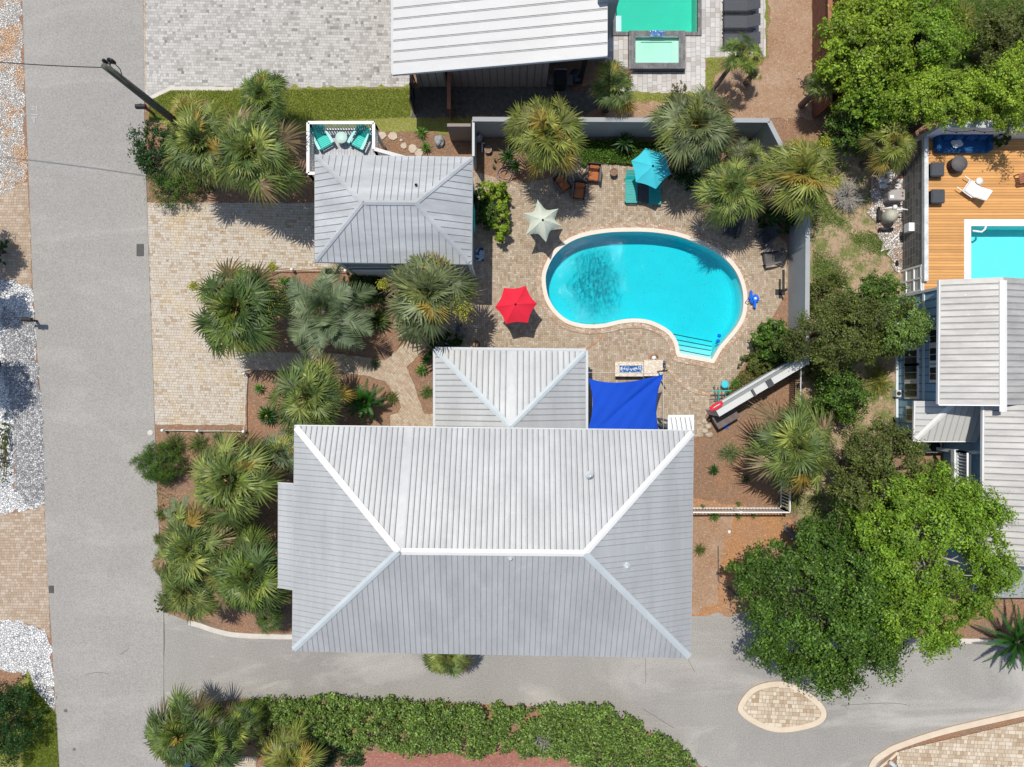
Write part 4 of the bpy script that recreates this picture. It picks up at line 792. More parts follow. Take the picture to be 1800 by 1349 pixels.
# ================================================================= terrace furniture
def umbrella(name, label, px, py, r, mat, droop=.35, concave=0., rot=0., ztop=2.6, verts=None, tilt=0):
    c = P(px, py, ztop); u = thing(name, label, 'umbrella', (c.x, c.y, 0)); m = MB(); n_ = 6; seg = 6; ring_ = 6; vs = [(0, 0, 0)]; fs = []
    for k in range(1, ring_+1):
        t = k/ring_
        for i in range(n_*seg):
            a = i/seg; fr = a-math.floor(a); e0, e1 = verts[int(a) % n_], verts[(int(a)+1) % n_]
            p = V(e0).lerp(V(e1), fr); q = math.sin(math.pi*fr); s_ = t*(1-concave*q*t**1.2)
            vs.append((p.x*s_, p.y*s_, -droop*(t**1.35)-.05*q*t*(1-t)*2-(concave*.15*q*t)+(.02*math.sin(9*p.x*t+i) if concave > .1 else 0)))
    for i in range(n_*seg): fs.append((0, 1+i, 1+(i+1) % (n_*seg)))
    for k in range(ring_-1):
        for i in range(n_*seg): a = 1+k*n_*seg; j = (i+1) % (n_*seg); fs.append((a+i, a+n_*seg+i, a+n_*seg+j, a+j))
    m.add(vs, fs); cn = m.build('canopy', mat, u); cn.location = (0, 0, ztop); cn.rotation_euler.x = tilt
    md = cn.modifiers.new('thickness', 'SOLIDIFY'); md.thickness = .008
    m = MB()
    for i in range(n_): e = V(verts[i]); m.bar((0, 0, ztop+.012), (e.x*.55, e.y*.55, ztop-droop*.446+.014), .02, .01); m.bar((e.x*.55, e.y*.55, ztop-droop*.446+.014), (e.x*.985, e.y*.985, ztop-droop*.98+.014), .02, .01)
    m.build('seam', mat, u); 
    m = MB()
    for i in range(n_): e = V(verts[i]); m.bar((0, 0, ztop-.12), (e.x*.97, e.y*.97, ztop-droop-.03), .02, .02)
    m.build('rib', M['dark'], u)
    MB().lathe([(.05, 0), (.05, .06), (.02, .1), (0, .1)], (0, 0, ztop), 12).build('finial', M['dark'], u); MB().tube([(0, 0, .05), (0, 0, ztop-.02)], .025, 10).build('pole', M['fascia'], u)
    MB().lathe([(.3, 0), (.3, .05), (.05, .09), (.05, .3)]).build('base', M['dark'], u); return u
def vrel(L_, c_, z=2.25): cc = P(*c_, 2.6); return [((P(x, y, z)-cc).x, (P(x, y, z)-cc).y) for x, y in L_]
zz2 = lambda L_: Z(L_, 960, 260, 8.177)
umbrella('patio_umbrella', 'turquoise umbrella over the teal slatted chaises', 1147.5, 292, 1, M['teal_blue'], .4, .06, verts=vrel(zz2([(1430, 0), (1225, 185), (1290, 490), (1580, 590), (1795, 375), (1740, 75)]), (1147.5, 292)))
umbrella('patio_umbrella', 'bright red umbrella on the terrace left of the kidney pool', 906, 535, 1, M['red'], .4, .09, verts=vrel([(924.5, 502.6), (886, 506), (870, 540), (889, 570), (928, 568), (944, 534)], (906, 535)))
umbrella('patio_umbrella', 'sagging pale cream umbrella at the top left of the kidney pool', 954, 387, 1, M['cream'], .5, .3, verts=vrel([(945, 350), (919, 374), (924, 413), (960, 425), (988, 397), (982, 366)], (954, 387)))
for px, py, lb in ((936, 408, 'small black object beneath the cream umbrella'),): pass
def adirondack(name, label, px, py, rot, mat, mat2, z=0., s=1., group=None):
    c = P(px, py, z+.35); a = thing(name, label, 'chair', (c.x, c.y, z), rot, group)      # faces -y
    boxes('seat', [sl(0, -.3+.1*i, .36-.035*i, .52, .085, .022, R(-16)) for i in range(6)], 'teal_mid' if mat == 'teal' else mat2, a)
    m = MB()
    for i in range(7):
        t = (i-3)/3; hgt = .86-.16*t*t; fx = t*.27; m.add([(fx-.037, .2, .17), (fx+.037, .2, .17), (fx*1.25+.044, .2+.5*hgt, .17+.78*hgt), (fx*1.25-.044, .2+.5*hgt, .17+.78*hgt), (fx-.037, .22, .16), (fx+.037, .22, .16), (fx*1.25+.044, .22+.5*hgt, .16+.78*hgt), (fx*1.25-.044, .22+.5*hgt, .16+.78*hgt)], [(0, 1, 2, 3), (7, 6, 5, 4), (0, 4, 5, 1), (1, 5, 6, 2), (2, 6, 7, 3), (3, 7, 4, 0)])
    m.build('backrest', M[mat], a)
    for sx in (-1, 1):
        m = MB(); m.prism([(sx*.29, -.42), (sx*.43, -.4), (sx*.42, -.05), (sx*.34, .4), (sx*.28, .4)][::sx], .55, .575); m.build('armrest', M[mat2], a)
        boxes('leg', [sl(sx*.31, -.36, .275, .03, .12, .55)], mat, a); m = MB(); m.bar((sx*.28, -.38, .3), (sx*.28, .48, .06), .025, .13); m.build('leg', M[mat], a)
    boxes('stretcher', [sl(0, -.37, .28, .56, .025, .14)], mat, a); return a
z8 = lambda x, y, ox, oy, k: (ox+x/k, oy+y/k)
adirondack('adirondack_chair', 'teal slatted chair in the left corner of the balcony', 568, 246, R(29), 'teal', 'teal_light', dz_)
adirondack('adirondack_chair', 'teal slatted chair right of the pale round table on the balcony', 632, 246, R(-27), 'teal', 'teal_light', dz_)
t_ = thing('side_table', 'pale green round table between the two teal balcony chairs', 'table', (*P(600, 242, dz_+.5).xy, dz_)); MB().lathe([(.28, .48), (.29, .5), (.27, .515), (0, .515)], n=28).build('tabletop', solid('pale_sea_green', (.42, .58, .52), .5, 0, .15, 5), t_)
for i in range(3): a = i*2.09+.5; m = MB(); m.bar((.2*math.cos(a), .2*math.sin(a), 0), (.12*math.cos(a), .12*math.sin(a), .48), .025); m.build('leg', M['dark'], t_)
adirondack('adirondack_chair', 'dark slate slatted chair shaded by palms near the right wall', 1347, 415, R(-55), 'charcoal', 'charcoal', 0)
adirondack('adirondack_chair', 'grey slatted chair in the sun just below the dark shaded chair', 1356, 453, R(-82), 'charcoal', 'ash', 0)
adirondack('adirondack_chair', 'dark slatted chair half hidden under the palm left of the slate chair', 1288, 402, R(-20), 'charcoal', 'charcoal', 0)
ts = thing('side_table', 'small grey side table between the two slatted chairs near the right wall', 'table', (*P(1352, 436, .4).xy, 0)); boxes('tabletop', [sl(0, -.15+.1*i, .42, .42, .085, .02) for i in range(4)], 'ash', ts)
for sx in (-.17, .17):
    for sy in (-.15, .15): boxes('leg', [sl(sx, sy, .2, .03, .03, .4)], 'charcoal', ts)
def armchair(label, px, py, rot):
    c = P(px, py, .35); a = thing('armchair', label, 'armchair', (c.x, c.y, 0), rot, 'wicker armchairs around the small round table'); rbox('seat_cushion', (0, -.08, .4), (.52, .52, .13), 'cushion', a, .04); rbox('back_cushion', (0, .24, .6), (.52, .16, .42), 'cushion', a, .05, (R(-18), 0, 0))
    boxes('frame', [sl(0, 0, .3, .7, .72, .08), sl(0, .38, .55, .66, .07, .6, R(-16))], 'wicker', a)
    for sx in (-1, 1): rbox('armrest', (sx*.34, -.02, .5), (.1, .78, .36), 'ash', a, .03)
    for sx in (-.3, .3):
        for sy in (-.3, .3): boxes('leg', [sl(sx, sy, .13, .06, .06, .26)], 'wicker', a)
armchair('brown cushioned armchair in full sun right of the small round table', 1043, 307, R(-5)); armchair('brown cushioned armchair in deep shade left of the small round table', 989, 324, R(36)); armchair('brown cushioned armchair below the small round table', 1018, 337, R(-7))
rt2 = thing('round_table', 'small grey round table between the brown cushioned armchairs', 'table', (*P(1014, 314, .6).xy, 0)); MB().lathe([(.29, .58), (.3, .6), (.285, .63), (.26, .625), (0, .625)], n=28).build('tabletop', M['ash'], rt2); MB().lathe([(.2, 0), (.05, .06), (.05, .58)]).build('pedestal', M['dark'], rt2)
def chaise(label, px, py, rot=0, L_=1.55, up=.5, mat='teal', z=0, group=None, w=.58, name='chaise_lounge', base=None):
    c = P(px, py, z+.35); a = thing(name, label, 'lounger', (c.x, c.y, z), rot, group); ns = int(L_*.68/.085)
    boxes('seat', [sl(0, -L_/2+.045+.085*i, .34, w, .07, .025) for i in range(ns)], mat, a); y0_ = -L_/2+.085*ns+.02
    boxes('backrest', [sl(0, y0_+.075*i*math.cos(up), .36+.075*i*math.sin(up), w, .06, .025, up) for i in range(7)], mat, a)
    boxes('frame', [sl(sx*w/2, -.12, .3, .04, L_*.8, .09) for sx in (-1, 1)], base or mat, a)
    for sx in (-1, 1):
        for y_ in (-L_/2+.1, L_/2-.45): boxes('leg', [sl(sx*w/2, y_, .15, .06, .06, .3)], base or mat, a)
    return a
chaise('teal slatted chaise lounge at the left under the turquoise umbrella', 1110, 327, 0, 1.75, .5); chaise('teal slatted chaise lounge at the right under the turquoise umbrella', 1151, 330, R(1), 1.75, .5)
bx = thing('low_table', 'low dark table between the two teal chaises', 'table', (*P(1131, 341, .3).xy, 0)); boxes('tabletop', [sl(0, 0, .34, .5, .9, .04)], 'charcoal', bx); [boxes('leg', [sl(sx, sy, .16, .05, .05, .32)], 'dark', bx) for sx in (-.2, .2) for sy in (-.4, .4)]
for i, (py, lb) in enumerate(((8, 'topmost dark grey sun lounger on the pale stone patio, cut by the photo edge'), (38, 'second dark grey sun lounger from the top on the pale stone patio'), (70, 'dark grey sun lounger partly under the leaning palm'))):
    c = P(1305, py, .4); a = thing('sun_lounger', lb, 'lounger', (c.x, c.y, 0), R(-90), 'dark grey loungers beside the turquoise pool'); rbox('seat', (0, -.32, .34), (.62, 1.2, .04), 'charcoal', a, .01); rbox('backrest', (0, .55, .5), (.62, .68, .04), 'charcoal', a, .01, (R(30), 0, 0))
    boxes('frame', [sl(sx*.35, -.15, .28, .05, 1.7, .08) for sx in (-1, 1)]+[sl(0, -.93, .28, .7, .05, .08)], 'black', a); [boxes('leg', [sl(sx*.33, sy, .13, .05, .05, .26)], 'black', a) for sx in (-1, 1) for sy in (-.85, .6)]
# planters, rocks, stones
def pot(label, px, py, r, h, mat, inner='mulch', cat='pot', name='flower_pot'):
    c = P(px, py, h); o_ = thing(name, label, cat, (c.x, c.y, 0)); MB().lathe([(r*.7, 0), (r*.95, h*.7), (r, h), (r*.88, h+.01), (r*.85, h-.06), (0, h-.06)], n=24).build('pot', M[mat], o_); MB().lathe([(r*.84, h-.05), (0, h-.03)], n=16).build('soil', M[inner], o_); return o_
pot('round grey pot on the terrace between the armchairs and the turquoise umbrella', 1079, 303, .2, .4, 'ash'); pot('pale rimmed pot on the straw right of the guest house', 858, 263, .19, .3, 'rock'); pot('black round pot beside the ribbed garden wing roof', 837, 606, .2, .4, 'black')
c = P(840, 241, .5); MB2 = thing('urn', 'tall grey ceramic urn in the shade beside the thin grey wall', 'urn', (c.x, c.y, 0)); MB().lathe([(.12, 0), (.22, .25), (.25, .55), (.16, .85), (.13, .95), (.1, .95), (.1, .8), (0, .8)], n=20).build('body', M['rock'], MB2)
def rock(name, label, px, py, rx, ry, h, mat, seed, cat, group=None, rot=0, flat=False):
    rg = random.Random(seed); c = P(px, py, h*.5); bm = bmesh.new(); bmesh.ops.create_icosphere(bm, subdivisions=2 if flat else 3, radius=1)
    if flat: 
        bm.free(); m = MB(); k = 7; pl = [(rx*(1+rg.uniform(-.2, .2))*math.cos(i*6.283/k+rot), ry*(1+rg.uniform(-.2, .2))*math.sin(i*6.283/k+rot)) for i in range(k)]; o_ = m.prism(pl, 0, h).build(name, M[mat], None, (c.x, c.y, .02))
    else:
        from mathutils import noise as mn
        for v in bm.verts: s_ = 1+.28*mn.noise(v.co*1.7+V((seed, 0, 0))); v.co = V((v.co.x*rx*s_, v.co.y*ry*s_, max(-.25, v.co.z)*h*s_))
        me = D.meshes.new(name); bm.to_mesh(me); bm.free(); me.materials.append(M[mat]); o_ = D.objects.new(name, me); COL.objects.link(o_); o_.location = (c.x, c.y, .0); o_.rotation_euler.z = rot
    return tag(o_, label, cat, group)
rock('boulder', 'large grey boulder on the straw above the guest house roof', 772, 248, .3, .32, .45, 'rock', 3, 'rock')
for i, (x, y, r_, lb) in enumerate(((671, 239, .22, 'flagstone nearest the balcony railing'), (691, 240, .25, 'squarish flagstone second from the balcony'), (705, 247, .08, 'tiny stone between two larger flagstones'), (710, 257, .18, 'small flagstone in the middle of the stepping path'), (725, 262, .24, 'large flagstone left of the upright bright rosette plant'), (737, 269, .22, 'flagstone against the guest house eave'))): rock('stepping_stone', lb, x, y, r_, r_*.9, .04, 'flag', 20+i, 'stepping stone', 'flagstones leading from the balcony', .4*i, True)
for i, (x, y) in enumerate(((1553, 306), (1562, 303), (1571, 309), (1580, 305), (1550, 316), (1560, 318), (1571, 321), (1582, 317), (1554, 327), (1566, 329), (1578, 327), (1545, 296), (1585, 296))): rock('garden_rock', 'pale broken rock, '+('first', 'second', 'third', 'fourth')[i % 4]+' from the left in the '+('top', 'middle', 'bottom')[i//4]+' row of the rock pile' if i < 11 else ('pale rock set apart left above the rock pile' if i == 11 else 'pale rock set apart right above the rock pile'), x, y, .16+.05*(i % 3), .14, .16, 'white' if i % 3 else 'flag', 40+i, 'rock', 'pale rocks piled above the pool equipment box')
rock('garden_rock', 'single orange rock beside the grey shingle wall', 1583, 311, .17, .17, .2, 'terra', 71, 'rock')
rock('driftwood_log', 'dark grey log lying in the side yard above the big green tree', 1393, 938, .55, .22, .35, 'ash', 8, 'log', None, R(-38)); rock('garden_rock', 'small white stone on the orange straw left of the log', 1282, 935, .09, .1, .08, 'white', 9, 'rock')
for i, (x, y) in enumerate(((1240, 741), (1246, 750), (1240, 758), (1247, 765))): rock('garden_rock', ('topmost', 'second', 'third', 'lowest')[i]+' of four tan rocks stacked by the foot of the shower wall', x, y, .2, .15, .2, 'flag', 80+i, 'rock', 'tan rocks stacked by the foot of the shower wall')
# garden hose coil, orange hose
m = MB(); c = P(888, 308); pts = []
for i in range(150): a = i*.32; r_ = .33+.09*math.sin(i*.21); pts.append((r_*math.cos(a)+.03*math.sin(i*.07), r_*math.sin(a), .02+.0006*i))
pts += [(-.3-.12*i, .2+.18*i, .02) for i in range(8)]; tag(m.tube(pts, .016, 6).build('garden_hose', solid('faded_hose', (.34, .24, .2), .7), None, (c.x, c.y, .01)), 'faded pinkish garden hose coiled at the edge of the straw', 'hose')
def cable(name, label, cat, pts, r, mat, z=.03):
    q = catmull([P(x, y) for x, y in pts], 8, False); c = q[0].copy(); m = MB(); m.tube([(p.x-c.x, p.y-c.y, z) for p in q], r, 6); return tag(m.build(name, mat, None, (c.x, c.y, 0)), label, cat)
cable('orange_hose', 'thin orange hose curving from the pool clip to the wing roof', 'hose', [(1052, 569), (1058, 578), (1059, 588), (1052, 600), (1040, 608), (1030, 614)], .018, solid('orange_rubber', (.6, .2, .06), .6))
cl = thing('pool_clip', 'dark clip hanging over the coping at the lower edge of the kidney pool', 'pool clip', P(1043, 573.5)); boxes('bracket', [sl(0, .06, .07, .2, .06, .04), sl(0, -.14, .07, .16, .06, .04), sl(0, -.04, .07, .06, .2, .04)], 'charcoal', cl)
vac = thing('pool_cleaner', 'bright blue pool cleaner standing on the terrace right of the kidney pool', 'pool cleaner', P(1325, 526), R(20)); rbox('body', (0, 0, .2), (.42, .4, .2), 'bluepl', vac, .08); rbox('side_panel', (-.12, .26, .2), (.42, .12, .26), 'bluepl', vac, .04, (0, 0, R(70))); rbox('side_panel', (-.12, -.26, .2), (.42, .12, .26), 'bluepl', vac, .04, (0, 0, R(70))); rbox('front', (-.24, 0, .2), (.1, .4, .3), 'bluepl', vac, .04); MB().lathe([(.07, .3), (.06, .34), (0, .35)]).build('cap', M['white'], vac)
m = MB(); m.tube([(-.2, .0, .3), (-.4, .1, .35), (-.55, 0, .25), (-.45, -.15, .12), (-.25, -.12, .06), (-.1, -.5, .05)], .014, 6); m.build('cable', M['black'], vac)
for i, (x, y) in enumerate(((1264, 590.5), (1262, 600))): c = P(x, y, -.1); ob = MB().lathe([(.0, -.1), (.08, -.06), (.1, 0), (.08, .05), (0, .07)], n=14).build('pool_float', M['bluepl'], None, (c.x, c.y, -.08)); tag(ob, ('upper', 'lower')[i]+' of two small blue floats in the corner of the pool by the steps', 'pool float', 'small blue floats by the pool steps')
mt = MB().box((0, 0, .012), (.42, .7, .016)).build('door_mat', (lambda g: g.col(g.mix(g.step(g.noise(5, 2), .48, .54), (.02, .06, .16), (.4, .5, .56))))(Gph('patterned_mat', .95)), None, (*P(843.5, 448).xy, .045)); tag(mt, 'blue and white patterned mat beside the guest house', 'mat')
# fire table and marble counter
ft = thing('fire_table', 'marble topped fire table with bright blue glass beside the blue shade sail', 'fire table', (*P(1106, 649, .6).xy, 0)); W2, H2 = M2(50, .6), M2(26, .6)
boxes('body', [sl(0, 0, .28, W2-.12, H2-.1, .56)], 'dark', ft); iw, ih = M2(40, .6), M2(12.2, .6); ox_ = M2(3, .6)
boxes('tabletop', [sl(0, H2/2-(H2/2-ih/2)/2, .6, W2, H2/2-ih/2, .06), sl(0, -H2/2+(H2/2-ih/2)/2, .6, W2, H2/2-ih/2, .06), sl(-W2/2+(W2/2-iw/2+ox_)/2, 0, .6, W2/2-iw/2+ox_, ih-.004, .06), sl(W2/2-(W2/2-iw/2-ox_)/2, 0, .6, W2/2-iw/2-ox_, ih-.004, .06)], 'marble', ft)
boxes('fire_glass', [sl(ox_, 0, .57, iw, ih, .05)], 'fireglass', ft)
rg = random.Random(5); m = MB(); [m.box((ox_+rg.uniform(-.45, .45)*iw, rg.gauss(0, .035), .61), (.04, .03, .03), (rg.random(), rg.random(), rg.random())) for i in range(40)]; m.build('white_stone', M['white'], ft)
ct = thing('side_counter', 'square marble topped counter right of the fire table', 'counter', (*P(1148.5, 647, .65).xy, 0)); boxes('body', [sl(0, 0, .3, M2(30, .65), M2(25, .65), .6)], 'dark', ct); boxes('countertop', [sl(0, 0, .63, M2(33, .65), M2(28.5, .65), .06)], 'marble', ct)
rl = thing('hose_reel', 'small red rimmed hose reel behind the marble counter', 'hose reel', (*P(1150, 629, .3).xy, 0)); m = MB(); [m.tube([(.2*math.cos(a/12*6.283), .2*math.sin(a/12*6.283), .28+.03*q) for a in range(13)], .02, 6) for q in range(3)]; m.build('coil', M['terra'], rl); MB().lathe([(.1, .0), (.1, .3), (0, .3)]).build('hub', M['white'], rl)
rl = thing('hose_reel', 'small dark blue coil at the right side of the marble counter', 'hose reel', (*P(1167, 641, .4).xy, 0)); m = MB(); [m.tube([(.08*math.cos(a/12*6.283), .18*math.sin(a/12*6.283), .34+.03*q) for a in range(13)], .018, 6) for q in range(3)]; m.build('coil', M['bluecush'], rl); MB().lathe([(.04, .0), (.04, .36), (0, .36)]).build('hub', M['dark'], rl)
# shade sail
sailo = thing('shade_sail', 'royal blue shade sail stretched between the wing and the house', 'shade sail', (*P(1100, 705, 2.9).xy, 0)); zs_ = 2.9
zz4 = lambda L_: [P(x, y, zs_) for x, y in Z(L_, 1020, 610, 8.177)]
TL, TM, TR, RM, BR, BM, BL, LM = zz4([(112, 440), (560, 512), (1182, 392), (1098, 790), (1145, 1215), (620, 1200), (103, 1185), (178, 800)]); N_ = 48
def qb(a, m_, b, t): cpt = 2*m_-(a+b)/2; return a*(1-t)**2+cpt*2*t*(1-t)+b*t*t
vs = []
for j in range(N_+1):
    for i in range(N_+1):
        s_, t = i/N_, j/N_; top, bot, lef, rig = qb(TL, TM, TR, s_), qb(BL, BM, BR, s_), qb(TL, LM, BL, t), qb(TR, RM, BR, t)
        p = top*(1-t)+bot*t+lef*(1-s_)+rig*s_-((TL*(1-s_)+TR*s_)*(1-t)+(BL*(1-s_)+BR*s_)*t)
        d_ = (s_-.5)+(t-.35); fold = .13*math.exp(-((s_+t*.9-1.02)/.05)**2)*(1-abs(t-.4)*1.5 if abs(t-.4) < .66 else 0)
        p.z = zs_+.6*(s_-.5)*(.5-t)*2-.12*math.sin(math.pi*s_)*math.sin(math.pi*t)-fold+.012*math.sin(31*s_+17*t); vs.append(p-sailo.location)
fs = [(j*(N_+1)+i, j*(N_+1)+i+1, (j+1)*(N_+1)+i+1, (j+1)*(N_+1)+i) for j in range(N_) for i in range(N_)]; m = MB().add(vs, fs, 0, True).build('cloth', M['sail'], sailo); md = m.modifiers.new('thickness', 'SOLIDIFY'); md.thickness = .006
for a, b, t0 in ((P(1036, 652, 3.0), 0, 0), (P(1172, 652, 3.1), 0, 0)): MB().tube([(a.x, a.y, 0), (a.x, a.y, 3.1)], .04, 10).build('post', M['dark'], sailo, world=True)
m = MB(); m.tube([P(1034, 655, 3.02), P(1166, 657, 3.02)], .012, 6); m.tube([P(1166, 657, 3.02), P(1166, 762, 3.02)], .012, 6); m.build('cable', M['fascia'], sailo, world=True)
# small awning beside the house
aw2 = thing('awning', 'small white ribbed awning roof between the blue sail and the shower wall', 'awning', (*P(1195, 745).xy, 0)); a, b, c_, d_ = P(1174, 730, 3.2), P(1219, 730, 3.2), P(1219, 764, 3.9), P(1174, 764, 3.9)
m = MB(); face_plan(m, [a, b, c_, d_], b-a, .22, .07, .03, 0, 0, 1, .03); m.bar(a+V((0, -.05, .05)), b+V((0, -.05, .05)), .12, .06); m.bar(b+V((-.04, 0, .05)), c_+V((-.04, 0, .05)), .1, .06); m.build('roof', [M['capw'], M['seam']], aw2, world=True)
m = MB(); m.box(((a.x+b.x)/2, a.y-.6, 1.6), (b.x-a.x-.1, .1, 3.1)); m.box((a.x+.1, a.y-.3, 1.5), (.1, .1, 3.0)); m.box((b.x-.1, a.y-.3, 1.5), (.1, .1, 3.0)); m.build('wall', M['greywall'], aw2, world=True)
# things at the shower wall
lf = thing('life_ring', 'red oval ring hung flat on the end of the shower wall', 'life ring', (*P(1256, 714, 2.0).xy, 0), R(32)); m = MB(); m.tube([(.33*math.cos(a/20*6.283), .1*math.sin(a/20*6.283), 2.34) for a in range(21)], .06, 8); m.build('ring', M['red'], lf)
sb_ = thing('storage_box', 'weathered brown flat topped box behind the shower wall', 'storage box', (*P(1275, 733, .8).xy, 0), R(31)); rbox('lid', (0, 0, .84), (1.25, .75, .07), solid('weathered_brown_lid', (.15, .12, .11), .8, 0, .2, 5), sb_, .02); boxes('body', [sl(0, 0, .4, 1.18, .68, .8)], 'dark', sb_)
bt = rbox('tarp_bag', (0, 0, 0), (.3, .34, .14), 'bluepl', None, .06, (0, 0, .4)); bt.location = (*P(1276, 748, .1).xy, .08); tag(bt, 'crumpled royal blue bag on the straw below the brown box', 'bag')
tc = thing('folding_chair', 'spindly teal metal folding chair near the start of the shower wall', 'chair', (*P(1263, 690, .3).xy, 0), R(5)); m = MB()
for i in range(3): m.bar((-.2+i*.17, .4, .45), (-.2+i*.17, -.45, .45), .025)
for i in range(2): m.bar((-.5, -.2-i*.15, .45), (.25, -.2-i*.15, .45), .025)
m.build('seat', M['charcoal'], tc); m = MB(); m.bar((-.48, .12, .85), (.5, .05, .85), .05, .07); m.bar((-.1, .1, .85), (-.1, -.45, .45), .05); m.bar((.25, .1, .85), (.3, -.2, .45), .04); m.build('backrest', M['teal'], tc); [MB().bar((x_, y_, 0), (x_, y_, .45), .025).build('leg', M['teal'], tc) for x_ in (-.2, .2) for y_ in (.3, -.4)]
stl = thing('stool', 'round turquoise stool right of the teal folding chair', 'stool', (*P(1274.5, 676, .45).xy, 0)); MB().lathe([(.19, .42), (.2, .46), (.15, .48), (0, .475)]).build('seat', M['teal_blue'], stl); [MB().bar((.15*math.cos(a), .15*math.sin(a), 0), (.1*math.cos(a), .1*math.sin(a), .42), .025).build('leg', M['dark'], stl) for a in (0, 2.1, 4.2)]
tr_ = thing('towel_rack', 'dark upright towel rack on the terrace near the right wall', 'towel rack', (*P(1371, 514).xy, 0)); boxes('post', [sl(-.05, 0, .6, .08, .12, 1.2)], 'dark', tr_); boxes('base', [sl(0, 0, .03, .5, .3, .05)], 'dark', tr_); m = MB(); m.bar((-.2, 0, 1.15), (-.2, 1.0, 1.15), .1, .08); m.build('arm', M['dark'], tr_)
# rope and bollard fences
def bollard(label, px, py): 
    o_ = thing('rope_post', label, 'bollard', P(px, py), 0, 'white posts carrying the rope borders'); boxes('post', [sl(0, 0, .22, .1, .1, .44)], 'white', o_); MB().lathe([(.075, .44), (.08, .5), (.05, .54), (0, .55)], n=12).build('cap', M['white'], o_)
for x, y, lb in ((434, 657, 'white post at the top corner of the rope border right of the driveway'), (433, 758, 'white post at the bottom corner of the rope border'), (353, 757, 'white post in the middle of the rope border below the driveway'), (517, 476, 'white post on the rope border above the silver feather palm'), (610, 478, 'white post on the rope border next to the guest house wall'), (292, 756, 'white post nearest the road on the rope border')): bollard(lb, x, y)
def rope(label, pts):
    q = [P(x, y) for x, y in pts]; c0 = q[0].copy(); m = MB(); all_ = []
    for a, b in zip(q, q[1:]):
        for i in range(9): t = i/8; p = a.lerp(b, t); all_.append((p.x-c0.x, p.y-c0.y, .42-.18*4*t*(1-t)))
    tag(m.tube(all_, .022, 6).build('rope', solid('pale_rope', (.55, .52, .46), .9), None, (c0.x, c0.y, 0)), label, 'rope')
rope('pale rope hung between white posts along the lower driveway edge', [(434, 657), (433, 758), (353, 757), (292, 756)]); rope('pale rope hung between white posts above the silver feather palm', [(458, 479), (517, 476), (610, 478)])
# garden path light, faucet, irrigation
fc = thing('faucet_post', 'white yard tap on a post at the thin grey wall', 'tap', (*P(848, 262).xy, 0)); boxes('post', [sl(0, 0, .3, .05, .5, .04), sl(.05, .2, .3, .18, .04, .04), sl(0, 0, .15, .05, .05, .3)], 'white', fc)
ll = thing('path_light', 'white cylindrical path light in the dark mulch at the lower right', 'lamp', (*P(1566, 1341).xy, 0), R(-40)); m = MB(); m.tube([(-.22, 0, .2), (.22, 0, .2)], .11, 16); m.build('housing', M['fascia'], ll); MB().tube([(.2, 0, .2), (.235, 0, .2)], .12, 16).build('rim', M['dark'], ll); boxes('stake', [sl(0, 0, .08, .04, .04, .16)], 'dark', ll)
# pool equipment on the right
eq = thing('equipment_box', 'grey pool equipment cabinet against the shingle wall', 'cabinet', (*P(1572, 345, .5).xy, 0)); rbox('cabinet', (0, 0, .4), (.82, .55, .8), solid('equipment_grey', (.36, .34, .33), .6), eq, .03); boxes('vent', [sl(.28, .1, .81, .08, .09, .02), sl(.28, -.06, .81, .08, .09, .02)], 'brownwood', eq); boxes('label_plate', [sl(-.26, -.1, .81, .2, .15, .012)], 'white', eq)
fl = thing('pool_filter', 'round beige pool filter tank with white valves below the equipment cabinet', 'pool filter', (*P(1568, 379, .8).xy, 0)); MB().lathe([(.3, 0), (.32, .1), (.32, .75), (.24, .92), (.1, .98), (0, 1.0)], n=24).build('tank', solid('beige_tank', (.45, .44, .36), .5), fl)
m = MB(); m.tube([(.25, .1, .8), (.3, .3, .8), (.0, .42, .7), (-.3, .4, .5)], .05, 8); m.tube([(.2, .25, .9), (.5, .3, .9), (.75, .26, .9)], .035, 8); m.lathe([(.11, .8), (.13, .9), (.05, 1.0), (0, 1.0)], (.12, .4, 0)); m.build('valve', M['white'], fl)
m = MB(); m.tube([(-.42, -.6, .25), (.3, -.6, .25)], .09, 8); m.tube([(-.42, .55, .25), (-.42, -.2, .25)], .07, 8); m.box((-.38, .1, .2), (.2, .5, .3)); m.build('pump', M['dark'], fl); boxes('pad', [sl(0, -.95, .03, .62, .26, .06)], 'kerb_grey', fl)
mb_ = thing('meter_box', 'white box mounted on the grey shingle wall', 'meter box', (20.0, P(0, 402, .9).y, 0)); boxes('box', [sl(0, 0, 1.1, .28, .42, .5)], 'white', mb_)
sc_ = thing('wall_bracket', 'dark bracket with a thin stay standing out from the shingle wall', 'bracket', (20.1, P(0, 368, .9).y, 0)); boxes('stay', [sl(-.1, 0, .8, .05, .5, .05), sl(-.25, .2, .8, .3, .04, .04)], 'dark', sc_)
m = MB(); a, b = P(1563, 427), P(1582, 409); m.tube([a+V((0, 0, .06)), b+V((0, 0, .06))], .04, 8); tag(m.build('pvc_pipe', M['white']), 'white plastic pipe lying on the pale ground below the filter', 'pipe')
bd = MB().box((0, 0, .04), (.5, 2.0, .06)).build('stone_slab', solid('peach_slab', (.55, .34, .2), .9, 0, .12, 3), None, (*P(1539, 343).xy, 0)); tag(bd, 'long peach coloured slab left of the pool equipment', 'slab')
dg = rock('garden_rock', 'small black object beside the lower end of the shingle wall', 1577, 463, .1, .18, .2, 'black', 99, 'rock')
acunit('pale electrical box against the lower wall of the blue house', 1580, 692, .5, .25, .35, .5)
